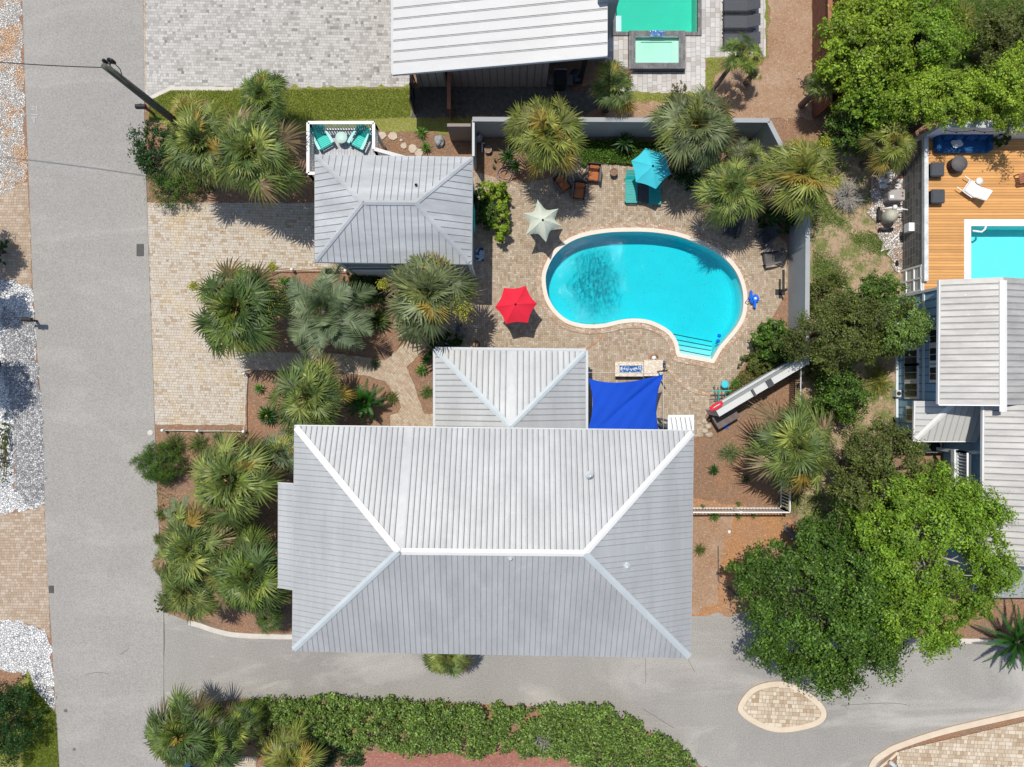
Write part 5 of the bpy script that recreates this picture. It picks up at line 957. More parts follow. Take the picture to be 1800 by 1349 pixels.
# patio things under the white roof
gr = thing('grill', 'black gas grill with silver handle in the shade under the white roof', 'grill', (*P(985, 138, .9).xy, 0)); rbox('hood', (0, 0, .95), (.62, .75, .3), 'black', gr, .06); boxes('handle', [sl(0, .42, 1.0, .6, .04, .04)], 'fascia', gr); boxes('cart', [sl(0, 0, .4, .55, .65, .8)], 'dark', gr); boxes('side_shelf', [sl(-.48, -.05, .85, .3, .5, .04), sl(.48, -.05, .85, .3, .5, .04)], 'ash', gr)
pt = thing('round_table', 'dark round patio table in the shade right of the grill', 'table', (*P(1013, 133, .7).xy, 0)); MB().lathe([(.33, .7), (.34, .73), (0, .735)]).build('tabletop', M['charcoal'], pt); MB().lathe([(.2, 0), (.04, .05), (.04, .7)]).build('pedestal', M['dark'], pt)
mt2 = MB().box((0, 0, .012), (.75, .22, .02)).build('door_mat', M['brownwood'], None, (*P(1018, 157).xy, .045)); tag(mt2, 'narrow brown mat on the shaded patio below the grill', 'mat')
# pole, wires, mailboxes
up = thing('utility_pole', 'dark weathered utility pole leaning into view at the upper left', 'utility pole', (*P(185, 118, 9.6).xy, 0)); MB().tube([(0, 0, 0), (0, 0, 5), (0, 0, 9.7)], [.17, .155, .12], 14).build('pole', M['pole'], up); MB().tube([(.17, .06, 0), (.14, .06, 9.2)], .035, 8).build('conduit', M['ash'], up)
for dx, dy in ((-.12, .3), (.08, .34), (.2, .3)): MB().lathe([(.03, 0), (.08, .08), (.08, .3), (.03, .38), (0, .38)], (dx, dy, 9.2), 12).build('insulator', M['dark'], up)
m = MB(); m.bar((-.15, .3, 9.25), (.25, .3, 9.25), .06, .08); m.bar((0, 0, 9.1), (0, .32, 9.25), .05, .05); m.tube([(.2, .3, 9.5), (.3, .15, 9.0), (.18, .06, 8.6)], .02, 6); m.tube([(-.1, .3, 9.4), (.1, .1, 9.2), (.16, .06, 8.9)], .02, 6); m.build('bracket', M['ash'], up)
q0 = up.location+V((0, .05, 9.4)); q1 = P(-420, 60, 8.5); m = MB(); m.tube([(q0.lerp(q1, i/20)+V((0, 0, -.7*4*(i/20)*(1-i/20))))-q0 for i in range(21)], .02, 6); tag(m.build('power_line', M['black'], None, q0), 'thin black wire running left from the utility pole over the road', 'cable')
def mailbox(label, px, py, rot, pm, h=1.1):
    c = P(px, py, h); o_ = thing('mailbox', label, 'mailbox', (c.x, c.y, 0), rot); m = MB(); k = 9; pr = [(.11*math.cos(math.pi*i/(k-1)), h+.06+.11*math.sin(math.pi*i/(k-1))) for i in range(k)]+[(-.11, h-.06), (.11, h-.06)]
    vs = [(-.25, y_, z_) for y_, z_ in pr]+[(.25, y_, z_) for y_, z_ in pr]; n_ = len(pr); m.add(vs, [tuple(range(n_)), tuple(range(2*n_-1, n_-1, -1))]+[(i, (i+1) % n_, n_+(i+1) % n_, n_+i) for i in range(n_)]); m.build('box', M['dark'], o_)
    m = MB(); m.box((.15, 0, h/2-.03), (.1, .1, h-.06)); m.bar((.4, 0, h-.12), (-.1, 0, h-.12), .09, .08); m.build('post', M[pm], o_); boxes('flag', [sl(0, .125, h+.1, .14, .015, .05)], 'terra', o_)
mailbox('dark mailbox on a brown post at the road edge below the utility pole', 248, 188, 0, 'brownwood'); mailbox('dark mailbox on a black post on the grey gravel left of the road', 48, 562, R(178), 'dark')
for x, y, lb in ((325, 1345, 'dark blue lidded bin at the bottom edge among the palms'), (351, 1343, 'black lidded bin right of the dark blue bin at the bottom edge')): 
    o_ = thing('wheelie_bin', lb, 'bin', (*P(x, y+6, 1).xy, 0)); rbox('body', (0, 0, .5), (.5, .6, .95), 'charcoal', o_, .04); rbox('lid', (0, 0, 1.0), (.56, .66, .07), 'bluecush' if x < 340 else 'black', o_, .02)
# ================================================================= plants
def nz(v): return v/np.maximum(1e-9, np.linalg.norm(v, axis=-1, keepdims=True))
PAL = dict(
    palm=[(.115, .165, .045), (.175, .225, .055), (.085, .135, .042), (.26, .3, .08)],
    palmy=[(.2, .24, .05), (.26, .29, .065), (.12, .165, .03), (.34, .24, .05)],
    palmd=[(.075, .125, .035), (.13, .185, .045), (.05, .095, .03), (.16, .23, .035)],
    palmg=[(.14, .17, .075), (.2, .24, .11), (.09, .12, .05), (.23, .26, .08)],
    silver=[(.18, .24, .13), (.26, .32, .18), (.12, .175, .09), (.21, .26, .11)],
    cycad=[(.02, .085, .012), (.035, .13, .018), (.05, .17, .02), (.02, .06, .012)],
    rosette=[(.08, .2, .02), (.12, .27, .03), (.05, .14, .02), (.16, .28, .04)],
    oak=[(.05, .12, .012), (.095, .19, .018), (.03, .075, .01), (.19, .3, .05)],
    bright=[(.16, .3, .02), (.22, .37, .03), (.11, .21, .015), (.34, .45, .06)],
    olive=[(.09, .125, .025), (.14, .18, .035), (.05, .08, .018), (.2, .2, .05)],
    hedge=[(.13, .22, .03), (.2, .31, .05), (.05, .11, .018), (.3, .4, .15)],
    lime=[(.22, .33, .02), (.3, .41, .035), (.12, .23, .015), (.36, .46, .06)],
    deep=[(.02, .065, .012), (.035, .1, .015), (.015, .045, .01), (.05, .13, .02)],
    pale=[(.38, .42, .26), (.5, .52, .36), (.28, .33, .16), (.55, .55, .4)],
    yellow=[(.34, .36, .03), (.42, .42, .05), (.26, .3, .02), (.5, .46, .1)],
    grass=[(.22, .3, .035), (.32, .39, .05), (.42, .43, .13), (.14, .22, .025)],
    dry=[(.3, .22, .12), (.38, .3, .17), (.22, .18, .08), (.16, .18, .05)])
def palette(name, n, rg, tip=None):
    P_ = np.array(PAL[name]); w = rg.dirichlet((1.2,)*4, n)*.0; idx = rg.choice(4, n, p=(.38, .3, .17, .15)); w[np.arange(n), idx] = 1
    w = .75*w+.25*rg.dirichlet((1,)*4, n); return w@P_
def strips(base, dirs, side, L, w, seg, bend, col, rg, curl=None, tipw=.12):
    """ribbons: base (n,3), dirs (n,3) unit, side (n,3) unit, L (n), w (n); bend = downward droop; returns quads"""
    n = len(base); Q = []; C = []; prev = None
    prof = [.55, 1., .8, tipw] if seg == 3 else ([.7, 1., tipw] if seg == 2 else [1., tipw])
    for s in range(seg+1):
        t = s/seg; p = base+dirs*(L*t)[:, None]; p = p.copy(); p[:, 2] -= bend*L*t**2.2; hw = (w*prof[s]*.5)[:, None]
        a, b = p-side*hw, p+side*hw
        if prev is not None: Q.append(np.stack([prev[0], prev[1], b, a], 1)); C.append(col)
        prev = (a, b)
    return np.concatenate(Q), np.concatenate(C)
def fan_crown(seed, pal='palm', nf=32, nl=22, dead=.2, spread=1., upright=0., fan=.5):
    rg = np.random.default_rng(seed); Qs = []; Cs = []
    for i in range(nf):
        u = i/(nf-1); az = i*2.39996+rg.uniform(-.45, .45); el = R(80)-u**.75*R(92)+rg.uniform(-.2, .2)+upright
        d = np.array([math.cos(az)*math.cos(el), math.sin(az)*math.cos(el), math.sin(el)]); side = np.array([-math.sin(az), math.cos(az), 0.])
        pl = (.26+.4*u)*rg.uniform(.72, 1.15)*spread; tip = d*pl; tip[2] -= .1*pl*u; rad = fan*rg.uniform(.78, 1.15)*(.85+.15*u)
        d2 = nz(d+np.array([0, 0, -.3-.25*u])); roll = rg.uniform(-.8, .8); upv = np.cross(side, d2); s2 = side*math.cos(roll)+upv*math.sin(roll); up2 = np.cross(s2, d2)
        if up2[2] < 0: up2 = -up2
        th = np.linspace(-R(112), R(112), nl)+rg.uniform(-.05, .05, nl); fold = .28
        dirs = nz(np.cos(th)[:, None]*d2+np.sin(th)[:, None]*s2+(-fold*np.abs(np.sin(th)))[:, None]*up2*-1*.4)
        dirs[:, 2] += rg.uniform(-.1, .12, nl); dirs = nz(dirs)
        sd = nz(np.cross(dirs, up2[None])+rg.normal(0, .25, (nl, 3))); L = rad*(.62+.38*np.cos(th/2))*rg.uniform(.82, 1.08, nl)
        c0 = palette(pal, 1, rg)[0]; 
        if u > .86 and rg.random() < dead*3: c0 = np.array(PAL['dry'][rg.integers(3)])*.9
        elif rg.random() < .12: c0 = np.array(PAL['palmy'][rg.integers(4)])
        col = c0*rg.uniform(.7, 1.35)*rg.uniform(.82, 1.15, (nl, 1))
        q, c = strips(np.repeat(tip[None], nl, 0), dirs, sd, L, np.full(nl, .042*rad/.5), 3, .25+.4*u, col, rg, tipw=.1); Qs.append(q); Cs.append(c)
        q, c = strips(np.zeros((2, 3)), np.repeat(nz(tip)[None], 2, 0), np.stack([side, nz(np.cross(side, d))]), np.full(2, np.linalg.norm(tip)), np.full(2, .03), 1, 0, np.repeat(np.array([[.14, .17, .06]]), 2, 0), rg, tipw=.7); Qs.append(q); Cs.append(c)
    return np.concatenate(Qs), np.concatenate(Cs)
def feather_crown(seed, pal='silver', nf=26, nl=34, arch=.8, leafl=.32, stiff=0., w=.02, elmin=-25, vee=.5, side_curve=.0):
    rg = np.random.default_rng(seed); Qs = []; Cs = []
    for i in range(nf):
        u = i/(nf-1); az = i*2.39996+rg.uniform(-.25, .25); el = R(78)+(R(elmin)-R(78))*u**.9; d = np.array([math.cos(az)*math.cos(el), math.sin(az)*math.cos(el), math.sin(el)]); side = np.array([-math.sin(az), math.cos(az), 0.]); L = (.75+.3*u)*rg.uniform(.85, 1.05)
        t = np.linspace(.16, 1, nl); pts = d[None]*(L*t)[:, None]; pts[:, 2] -= arch*.45*L*t**2*(.5+.5*u); pts += side[None]*(rg.uniform(-1, 1)*side_curve*t**2)[:, None]; tan = nz(np.gradient(pts, axis=0)); up = nz(np.cross(np.repeat(side[None], nl, 0), tan)); up[up[:, 2] < 0] *= -1
        c0 = palette(pal, 1, rg)[0]; col = c0*rg.uniform(.8, 1.15, (nl, 1))
        for sgn in (-1, 1):
            dr = nz(side[None]*sgn+tan*(.55+.5*t[:, None])+up*(vee-.2*stiff)+rg.normal(0, .08, (nl, 3))); ll = leafl*np.sin(np.pi*(.12+.86*t)**.8)**.6*rg.uniform(.85, 1.1, nl)
            q, c = strips(pts, dr, tan if stiff else nz(np.cross(dr, up)), ll, np.full(nl, w), 2, .35*(1-stiff), col, rg, tipw=.2); Qs.append(q); Cs.append(c)
        q, c = strips(pts[:-1], tan[:-1], np.repeat(side[None], nl-1, 0), np.linalg.norm(np.diff(pts, axis=0), axis=1)*1.05, np.full(nl-1, .022), 1, 0, np.repeat((c0*1.1)[None], nl-1, 0), rg, tipw=.9); Qs.append(q); Cs.append(c)
    return np.concatenate(Qs), np.concatenate(Cs)
def rosette_crown(seed, pal='rosette', nl=60, w=.09, elmin=-15, bend=.25, Lr=(.75, 1.05), gamma=.8, tipw=.05):
    rg = np.random.default_rng(seed); u = np.linspace(0, 1, nl); az = np.arange(nl)*2.39996+rg.uniform(-.2, .2, nl); el = R(80)+(R(elmin)-R(80))*u**gamma
    d = np.stack([np.cos(az)*np.cos(el), np.sin(az)*np.cos(el), np.sin(el)], 1); side = np.stack([-np.sin(az), np.cos(az), 0*az], 1)
    side = nz(side+rg.normal(0, .15, (nl, 3))); return strips(d*.03, d, side, rg.uniform(*Lr, nl)*(.7+.3*u), np.full(nl, w)*rg.uniform(.8, 1.1, nl), 3, bend, palette(pal, nl, rg)*rg.uniform(.8, 1.1, (nl, 1)), rg, tipw=tipw)
def leaves(cent, nrml, size, asp, col, rg, jit=.6):
    n = len(cent); nn = nz(nrml+rg.normal(0, jit, (n, 3))); t = nz(np.cross(nn, rg.normal(0, 1, (n, 3)))); b = np.cross(nn, t); s = size[:, None]*rg.uniform(.7, 1.25, (n, 1))
    return np.stack([cent-t*s*.5, cent+b*s*asp*.5+nn*s*.08, cent+t*s*.5, cent-b*s*asp*.5+nn*s*.08], 1), col
def crown(seed, rx, ry, rz, pal, ncl, lpc, cr, leaf, asp=.55, bumpy=.25, dome=-.35, shape=None, fill=.35):
    rg = np.random.default_rng(seed); d = nz(rg.normal(0, 1, (ncl*3, 3))); d = d[d[:, 2] > dome][:ncl]; k = len(d)
    ph = rg.uniform(0, 6.28, 4); az = np.arctan2(d[:, 1], d[:, 0]); irr = 1+bumpy*(.5*np.sin(2*az+ph[0])+.35*np.sin(3*az+ph[1])+.4*np.sin(5*az+ph[2]+2*d[:, 2])+.3*np.sin(9*az+ph[3]))
    rad = np.where(rg.random(k) < fill, rg.uniform(.4, .85, k), rg.uniform(.72, 1.08, k))*irr
    c = d*rad[:, None]*np.array([rx, ry, rz]); K = 8; tw = nz(rg.normal(0, 1, (k, K, 3))+d[:, None, :]*.7+np.array([0, 0, .25])); cb = rg.uniform(.7, 1.25, k); crs = cr*rg.uniform(.55, 1.35, k)
    cc = np.repeat(c, lpc, 0); ti = rg.integers(0, K, k*lpc); tl = rg.random((k*lpc, 1))**.6; dd = tw[np.repeat(np.arange(k), lpc), ti]; off = (dd*tl*1.12+rg.normal(0, .17, (k*lpc, 3)))*np.repeat(crs, lpc)[:, None]; off[:, 2] *= .8; cc = cc+off
    col = palette(pal, k*lpc, rg)*np.repeat(cb, lpc)[:, None]; nr = nz(off)*.7+np.repeat(d, lpc, 0)*.3+np.array([0, 0, .9]); sz = np.full(k*lpc, leaf)
    if shape: cc, keep = shape(cc); cc, nr, sz, col = cc[keep], nr[keep], sz[keep], col[keep]
    q, col = leaves(cc, nr, sz, asp, col, rg); return (q, col, c)
CR = {}
def shared(key, fn):
    if key not in CR: CR[key] = fn()
    return CR[key]
def palm(label, px, py, rpx, h, kind=0, pal='palm', lean=(0, 0), group='fan palms around the lot', nf=32, name='fan_palm', flowers=None, trunk_r=.15, sq=1., **kw):
    z = h; c = P(px, py, z); r = M2(rpx, z)/.98; nf = int(nf*1.25); t = thing(name, label, 'palm tree', (c.x-lean[0], c.y-lean[1], 0), 0, group)
    q, col = shared(('fan', kind, pal, nf, str(kw)), lambda: fan_crown(100+kind, pal, nf, **kw)); a = (kind*1.3+px)*.7; ca, sa_ = math.cos(a), math.sin(a)
    key = ('me', kind, pal, nf, str(kw))
    if key not in CR: o_ = leafmesh('crown', q, col, LEAF, t); CR[key] = o_.data
    else: o_ = D.objects.new('crown', CR[key]); COL.objects.link(o_); o_.parent = t
    o_.location = (lean[0], lean[1], h); o_.scale = (r, r, r*.8*sq); o_.rotation_euler.z = a
    L_ = V((lean[0], lean[1], h)); m = MB(); pts = [(0, 0, 0), (L_.x*.15, L_.y*.15, h*.33), (L_.x*.55, L_.y*.55, h*.7), tuple(L_)]; q_ = catmull([V(p) for p in pts], 4, False); m.tube(q_, [trunk_r*(1.15-.3*i/len(q_)) for i in range(len(q_))], 10); m.lathe([(trunk_r*.9, -.5*r*.5), (trunk_r*1.6, -.25*r*.5), (trunk_r*1.2, 0), (.0, .1)], tuple(L_), 10); m.build('trunk', M['barkp'], t)
    if flowers:
        rg = np.random.default_rng(int(px))
        for fx, fy, fr in flowers:
            cc = P(fx, fy, h+.25)-t.location; k = 260; ctr = np.array(cc)+rg.normal(0, 1, (k, 3))*M2(fr, h)*np.array([.45, .45, .3]); q1_, c1_ = leaves(ctr, np.repeat([[0, 0, 1.]], k, 0), np.full(k, .1), .4, palette('yellow', k, rg), rg, 1.); leafmesh('flower_stalk', q1_, c1_, LEAFM, t)
    return t
def feather(label, px, py, rpx, h, seed, pal, nf=26, nl=34, group=None, name='feather_palm', cat='palm tree', trunk=.16, **kw):
    c = P(px, py, h); r = M2(rpx, h); t = thing(name, label, cat, (c.x, c.y, 0), 0, group); q, col = feather_crown(seed, pal, nf, nl, **kw); leafmesh('crown', q*np.array([r, r, r*.85])+np.array([0, 0, h]), col, LEAF, t)
    MB().tube([(0, 0, 0), (0, 0, h*.5), (0, 0, h+.02)], [trunk*1.1, trunk, trunk*1.1], 10).build('trunk', M['barkp'], t); return t
def rosette(label, px, py, rpx, h=.35, seed=1, pal='rosette', name='yucca', cat='plant', group=None, **kw):
    c = P(px, py, h); r = M2(rpx, h); t = thing(name, label, cat, (c.x, c.y, 0), 0, group); q, col = rosette_crown(seed, pal, **kw); leafmesh('leaves', q*r+np.array([0, 0, h]), col, LEAF, t)
    MB().tube([(0, 0, 0), (0, 0, h+.03)], [.06, .05], 8).build('stem', M['barkp'], t); return t
def grassy(label, px, py, rpx, h, seed, pal, n=260, name='ornamental_grass', cat='grass clump', group=None):
    c = P(px, py, h*.5); r = M2(rpx, h*.5); rg = np.random.default_rng(seed); az = rg.uniform(0, 6.28, n); el = R(88)-rg.random(n)**.8*R(70); d = np.stack([np.cos(az)*np.cos(el), np.sin(az)*np.cos(el), np.sin(el)], 1); side = np.stack([-np.sin(az), np.cos(az), 0*az], 1)
    b = np.stack([rg.normal(0, .12*r, n), rg.normal(0, .12*r, n), 0*az], 1); q, col = strips(b, d, side, rg.uniform(.8, 1.15, n)*r*1.25, np.full(n, .022), 3, .55, palette(pal, n, rg), rg, tipw=.2)
    q[:, :, 2] = np.maximum(q[:, :, 2], .01); return tag(leafmesh(name, q, col, LEAF, None, (c.x, c.y, 0)), label, cat, group)
def bush(label, px, py, rx, ry, h, seed, pal, leaf=.09, ncl=60, lpc=60, name='shrub', cat='shrub', group=None, cr=None, asp=.55, flowers=None, z=0, **kw):
    c = P(px, py, z+h*.6); RX, RY = M2(rx, h), M2(ry, h); t = thing(name, label, cat, (c.x, c.y, z), 0, group); q, col, cc = crown(seed, RX, RY, h*.62, pal, ncl, lpc, cr or min(RX, RY)*.3, leaf, asp, dome=-.6, **kw); q[:, :, 2] += h*.52; q[:, :, 2] = np.maximum(q[:, :, 2], .02)
    leafmesh('foliage', q, col, LEAF, t); m = MB()
    for i in range(0, len(cc), max(1, len(cc)//8)): p = cc[i]; m.tube([(0, 0, 0), (p[0]*.4, p[1]*.4, h*.3), (p[0]*.85, p[1]*.85, max(.1, p[2]*.85+h*.5))], [.03, .022, .008], 5)
    m.build('stem', M['bark'], t); return t
def tree(label, px, py, rx, ry, h, rz, seed, pal, leaf, ncl, lpc, cr, name='tree', trunk=None, group=None, bumpy=.3, asp=.55, bark='bark', fill=.35, limbs=24, dome=-.35):
    c = P(px, py, h); RX, RY = M2(rx, h), M2(ry, h); tx, ty = trunk or (0, 0); t = thing(name, label, 'tree', (c.x+tx, c.y+ty, 0), 0, group)
    q, col, cc = crown(seed, RX, RY, rz, pal, ncl, lpc, cr, leaf, asp, bumpy, dome, fill=fill); off = np.array([-tx, -ty, h-rz*.35]); q = q+off; q[:, :, 2] = np.maximum(q[:, :, 2], .05); leafmesh('crown', q, col, LEAF, t); cc = cc+off; m = MB(); top = V((-tx*.5, -ty*.5, h*.45))
    m.tube([(0, 0, 0), (top.x*.6, top.y*.6, h*.25), tuple(top)], [.22+.02*h, .18+.015*h, .14+.01*h], 9)
    for i in range(0, len(cc), max(1, len(cc)//limbs)):
        p = V(cc[i]); mid = top.lerp(p, .5)+V((0, 0, .15*h*.3)); m.tube([top, mid, top.lerp(p, .97)], [.1, .065, .02], 6)
        for k in range(2): 
            p2 = V(cc[(i*7+k*13+3) % len(cc)]); 
            if (p2-p).length < max(RX, RY)*.9: m.tube([mid, mid.lerp(p2, .55)+V((0, 0, .1)), mid.lerp(p2, .95)], [.045, .028, .008], 5)
    m.build('trunk', M[bark], t); return t
def scatter(name, label, poly, n, h, seed, pal, leaf=.1, asp=.35, blade=True, kind='stuff', cat=None, patch=0., z=.01, raw=False, wid=.012):
    rg = np.random.default_rng(seed); W = [P(x, y) for x, y in poly]; xs, ys = [p.x for p in W], [p.y for p in W]; x, y = rg.uniform(min(xs), max(xs), n), rg.uniform(min(ys), max(ys), n); k = inside(x, y, W); 
    if patch: k &= (np.sin(x*1.3+np.sin(y*1.9)*1.7)+np.sin(y*1.7+np.sin(x*1.1)*2)+rg.normal(0, .5, n)) > patch
    x, y = x[k], y[k]; n = len(x); b = np.stack([x, y, np.full(n, z)], 1); o = b.mean(0)*np.array([1, 1, 0]); b -= o
    if blade:
        az = rg.uniform(0, 6.28, n); el = rg.uniform(R(25), R(85), n); d = np.stack([np.cos(az)*np.cos(el), np.sin(az)*np.cos(el), np.sin(el)], 1); side = np.stack([-np.sin(az), np.cos(az), 0*az], 1); q, col = strips(b, d, side, rg.uniform(.6, 1.2, n)*h, np.full(n, wid), 1, 0, palette(pal, n, rg), rg, tipw=.2)
    else: b[:, 2] += rg.random(n)*h; q, col = leaves(b, np.repeat([[0, 0, 1.]], n, 0), np.full(n, leaf), asp, palette(pal, n, rg), rg, .7)
    return tag(leafmesh(name, q, col, LEAFM, None, tuple(o)), label, cat, None, kind)
# --- palms
palm('dark green fan palm standing on the strip of grass below the pale driveway', 461, 168, 53, 3.6, 0, 'palmd')
palm('spreading fan palm in the upper left corner bed, left of two', 352, 252, 84, 4.6, 1, 'palm')
palm('largest fan palm in the upper left bed with a long shadow on the driveway', 437, 270, 92, 5.0, 2, 'palm')
palm('low fan palm behind the utility pole at the top of the upper left bed', 330, 200, 48, 3.0, 3, 'palmy', nf=22)
palm('dense fan palm with yellow flower clusters at the left of the driveway bed', 418, 545, 96, 4.4, 4, 'palmd', flowers=[(340, 503, 10), (465, 528, 20), (478, 470, 8)])
palm('full fan palm with yellow flowers against the south wall of the guest house', 752, 515, 92, 5.0, 5, 'palmg', flowers=[(812, 545, 20), (672, 500, 10)])
palm('fan palm north of the large house between driveway and walkway', 542, 700, 84, 4.0, 6, 'palm')
palm('fan palm with bright tips left of the large roof, upper of the left bed', 406, 845, 90, 4.4, 0, 'palm')
palm('grey green fan palm touching the upper left corner of the large roof', 494, 797, 50, 3.4, 1, 'silver', nf=24)
palm('fan palm near the road in the lower left bed', 336, 965, 82, 3.8, 2, 'palm')
palm('fan palm at the bottom left corner of the lot', 330, 1038, 68, 3.2, 4, 'palm', nf=26)
palm('fan palm right beside the notch of the large roof in the lower left bed', 440, 1016, 86, 4.2, 3, 'palmd')
palm('low fan palm just below the lot line left of the large roof', 470, 1085, 34, 1.8, 5, 'palmd', nf=20)
palm('broad fan palm with orange tips above the brown cushioned armchairs', 961, 236, 82, 5.0, 6, 'palmy')
palm('bright fan palm in front of the shaded patio under the white roof', 1079, 152, 52, 3.4, 1, 'palm', nf=22)
palm('broad grey green fan palm right of the turquoise umbrella', 1224, 222, 84, 5.0, 4, 'palmg')
palm('fan palm with yellow tips at the upper right end of the kidney pool', 1285, 335, 70, 4.0, 0, 'palm')
palm('big fan palm leaning over the right boundary wall', 1408, 305, 80, 5.0, 5, 'palmy', flowers=[(1465, 320, 14), (1450, 250, 12)])
palm('big fan palm in the side yard casting a dark shadow on the straw', 1400, 787, 90, 5.0, 2, 'palm')
palm('slender leaning palm with a bare curved trunk beside the dark grey loungers', 1302, 92, 42, 3.2, 3, 'palmd', lean=(.9, 1.2), nf=15, trunk_r=.11)
palm('small low fan palm sprouting at the foot of the leaning palm', 1325, 128, 18, 1.4, 6, 'palm', nf=10)
palm('small fan palm standing by the wide red brown fence', 1447, 148, 34, 3.0, 0, 'palm', nf=15)
palm('loose fan palm left of the shingle wall of the orange deck', 1570, 256, 56, 3.4, 2, 'palmy', nf=20)
palm('fan palm poking out from under the lower eave of the large house', 787, 1152, 50, 2.8, 3, 'palm', nf=26)
palm('fan palm at the corner of the road and lane, bottom left', 318, 1290, 78, 3.2, 4, 'palmd')
palm('smaller fan palm at the bottom edge in front of the leafy hedge', 512, 1338, 62, 2.6, 5, 'palmy', nf=26)
palm('fan palm at the bottom edge over the bins', 376, 1312, 62, 2.8, 6, 'palmd', nf=24)
palm('small fan palm left of the leafy hedge near the lane', 425, 1272, 42, 2.2, 2, 'palmd', nf=20)
feather('silver green feather palm in the middle of the driveway bed', 566, 548, 92, 3.6, 21, 'silver', 22, 46, arch=1.2, leafl=.36, w=.018, side_curve=.3)
feather('small silver feather palm behind the lower left fan palms', 318, 905, 40, 2.4, 22, 'silver', 18, 30, arch=1., leafl=.26, w=.028)
C_ = 'dark glossy cycads'
feather('round dark cycad beside the walkway north of the large house', 641, 706, 40, 1.3, 31, 'cycad', 36, 46, name='cycad', cat='cycad', arch=.9, leafl=.17, w=.016, stiff=.5, elmin=-5, vee=.15)
feather('large glossy cycad at the right edge below the grey lower roof', 1790, 1128, 66, 1.6, 32, 'cycad', 54, 70, name='cycad', cat='cycad', arch=.8, leafl=.1, w=.009, stiff=.5, elmin=-8, vee=.15)
rosette('dark green star shaped agave right of the silver feather palm', 662, 562, 31, .5, 33, 'palmd', 'agave', 'agave', nl=80, w=.1, bend=.1)
rosette('dark cycad with an orange centre left of the upper fan palm by the large roof', 470, 730, 25, .5, 34, 'cycad', 'cycad', 'cycad', nl=60, w=.12, bend=.1)
c = P(469, 733, .55); tag(MB().lathe([(.13, -.06), (.14, .02), (.09, .1), (0, .12)], n=14).build('seed_head', solid('orange_cone', (.6, .32, .1), .9, 0, .2, 20), None, c), 'round orange cone in the heart of the small dark cycad', 'seed cone')
for i, (x, y, r_, lb) in enumerate(((740, 232, 16, 'upper bright green yucca beside the boulder'), (748, 258, 14, 'lower bright green yucca touching the guest house eave'), (741, 650, 16, 'bright yucca left of the garden wing roof'), (749, 632, 14, 'dark green yucca at the corner of the garden wing roof'), (455, 683, 14, 'small bright yucca inside the rope border'), (1255, 826, 14, 'dark green rosette in the straw right of the large roof'), (1299, 886, 8, 'tiny bright rosette just above the picket railing'), (1236, 890, 6, 'tiniest rosette above the picket railing next to the large roof'), (1256, 908, 13, 'largest rosette below the picket railing'), (1299, 908, 9, 'middle rosette below the picket railing'), (1325, 907, 8, 'rightmost small rosette below the picket railing'), (870, 280, 5, 'small rosette near the hose coil'), (868, 292, 5, 'smallest rosette just above the hose coil'), (1293, 673, 13, 'broad leaved rosette right of the turquoise stool'), (757, 622, 12, 'dark leafy rosette north of the garden wing roof'), (372, 332, 8, 'little bright plant at the edge of the upper left bed'), (1312, 842, 10, 'dark little rosette in the shadow of the side yard palm'), (893, 275, 24, 'dark spiky yucca left of the broad fan palm with orange tips'), (906, 292, 18, 'dark spiky yucca under the broad fan palm above the hose coil'), (1098, 250, 26, 'dark spiky yucca standing in the green ground cover'))):
    rosette(lb, x, y, r_, .3 if i < 17 else .9, 50+i, 'rosette' if i not in (3, 5, 14, 16, 17, 18, 19) else 'deep' if i > 16 else 'cycad', nl=34 if r_ > 9 else 18, w=.12, bend=.2)
palm('small ragged fan palm behind the yellow tipped palm in the upper right bed', 1318, 278, 44, 2.6, 1, 'palmg', nf=16)
palm('low fan palm filling the gap between the tall palms of the lower left bed', 385, 925, 56, 2.6, 0, 'palmd', nf=24)
palm('small fan palm beside the road in the middle of the lower left bed', 300, 1000, 40, 2.4, 5, 'palmd', nf=20)
# --- bushes
bush('loose green bush between the lane corner palms and the leafy hedge', 400, 1262, 40, 20, 1.1, 92, 'oak', .09, 60, 60, bumpy=.4)
bush('dark green bush at the bottom edge beside the front walk', 470, 1300, 32, 24, 1., 93, 'olive', .09, 60, 60, bumpy=.4)
bush('variegated pale green shrub in the upper right corner bed', 1352, 300, 30, 26, 1.5, 95, 'pale', .12, 50, 50)
bush('yellowish low shrub at the foot of the upper right corner wall', 1300, 262, 30, 12, .9, 96, 'hedge', .1, 40, 45)
bush('round dark green shrub beside the road left of the rope border', 278, 815, 38, 34, 1.7, 61, 'oak', .065, 130, 170, asp=.3, bumpy=.08)
bush('dark rounded shrub at the upper left corner of the driveway', 300, 330, 38, 32, 1.6, 62, 'oak', .08, 80, 70, asp=.3)
bush('glossy green shrub against the road in the upper left corner', 276, 268, 38, 52, 2., 63, 'deep', .1, 110, 70)
bush('small olive shrub in front of the upper left fan palms', 345, 320, 26, 20, .9, 64, 'olive', .07, 40, 60)
bush('lime green hedge wrapping the right side of the guest house', 870, 338, 26, 14, 1.8, 65, 'lime', .14, 50, 45)
bush('lime green hedge right of the clipped bush along the terrace', 882, 382, 14, 42, 1.6, 66, 'lime', .14, 70, 45)
bush('clipped dense green bush inside the lime hedge', 862, 378, 14, 22, 1.7, 67, 'oak', .05, 60, 130)
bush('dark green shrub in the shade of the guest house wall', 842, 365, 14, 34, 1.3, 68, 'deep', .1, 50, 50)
bush('glossy broad leaved shrub at the foot of the right boundary wall', 1363, 600, 33, 34, 1.8, 69, 'oak', .22, 75, 34, asp=.45)
bush('olive ground shrub running down to the shower wall', 1330, 640, 28, 14, .7, 70, 'olive', .1, 60, 50)
bush('round dense dark shrub right of the lot line below the oak', 1478, 692, 42, 44, 2.6, 71, 'oak', .12, 130, 60)
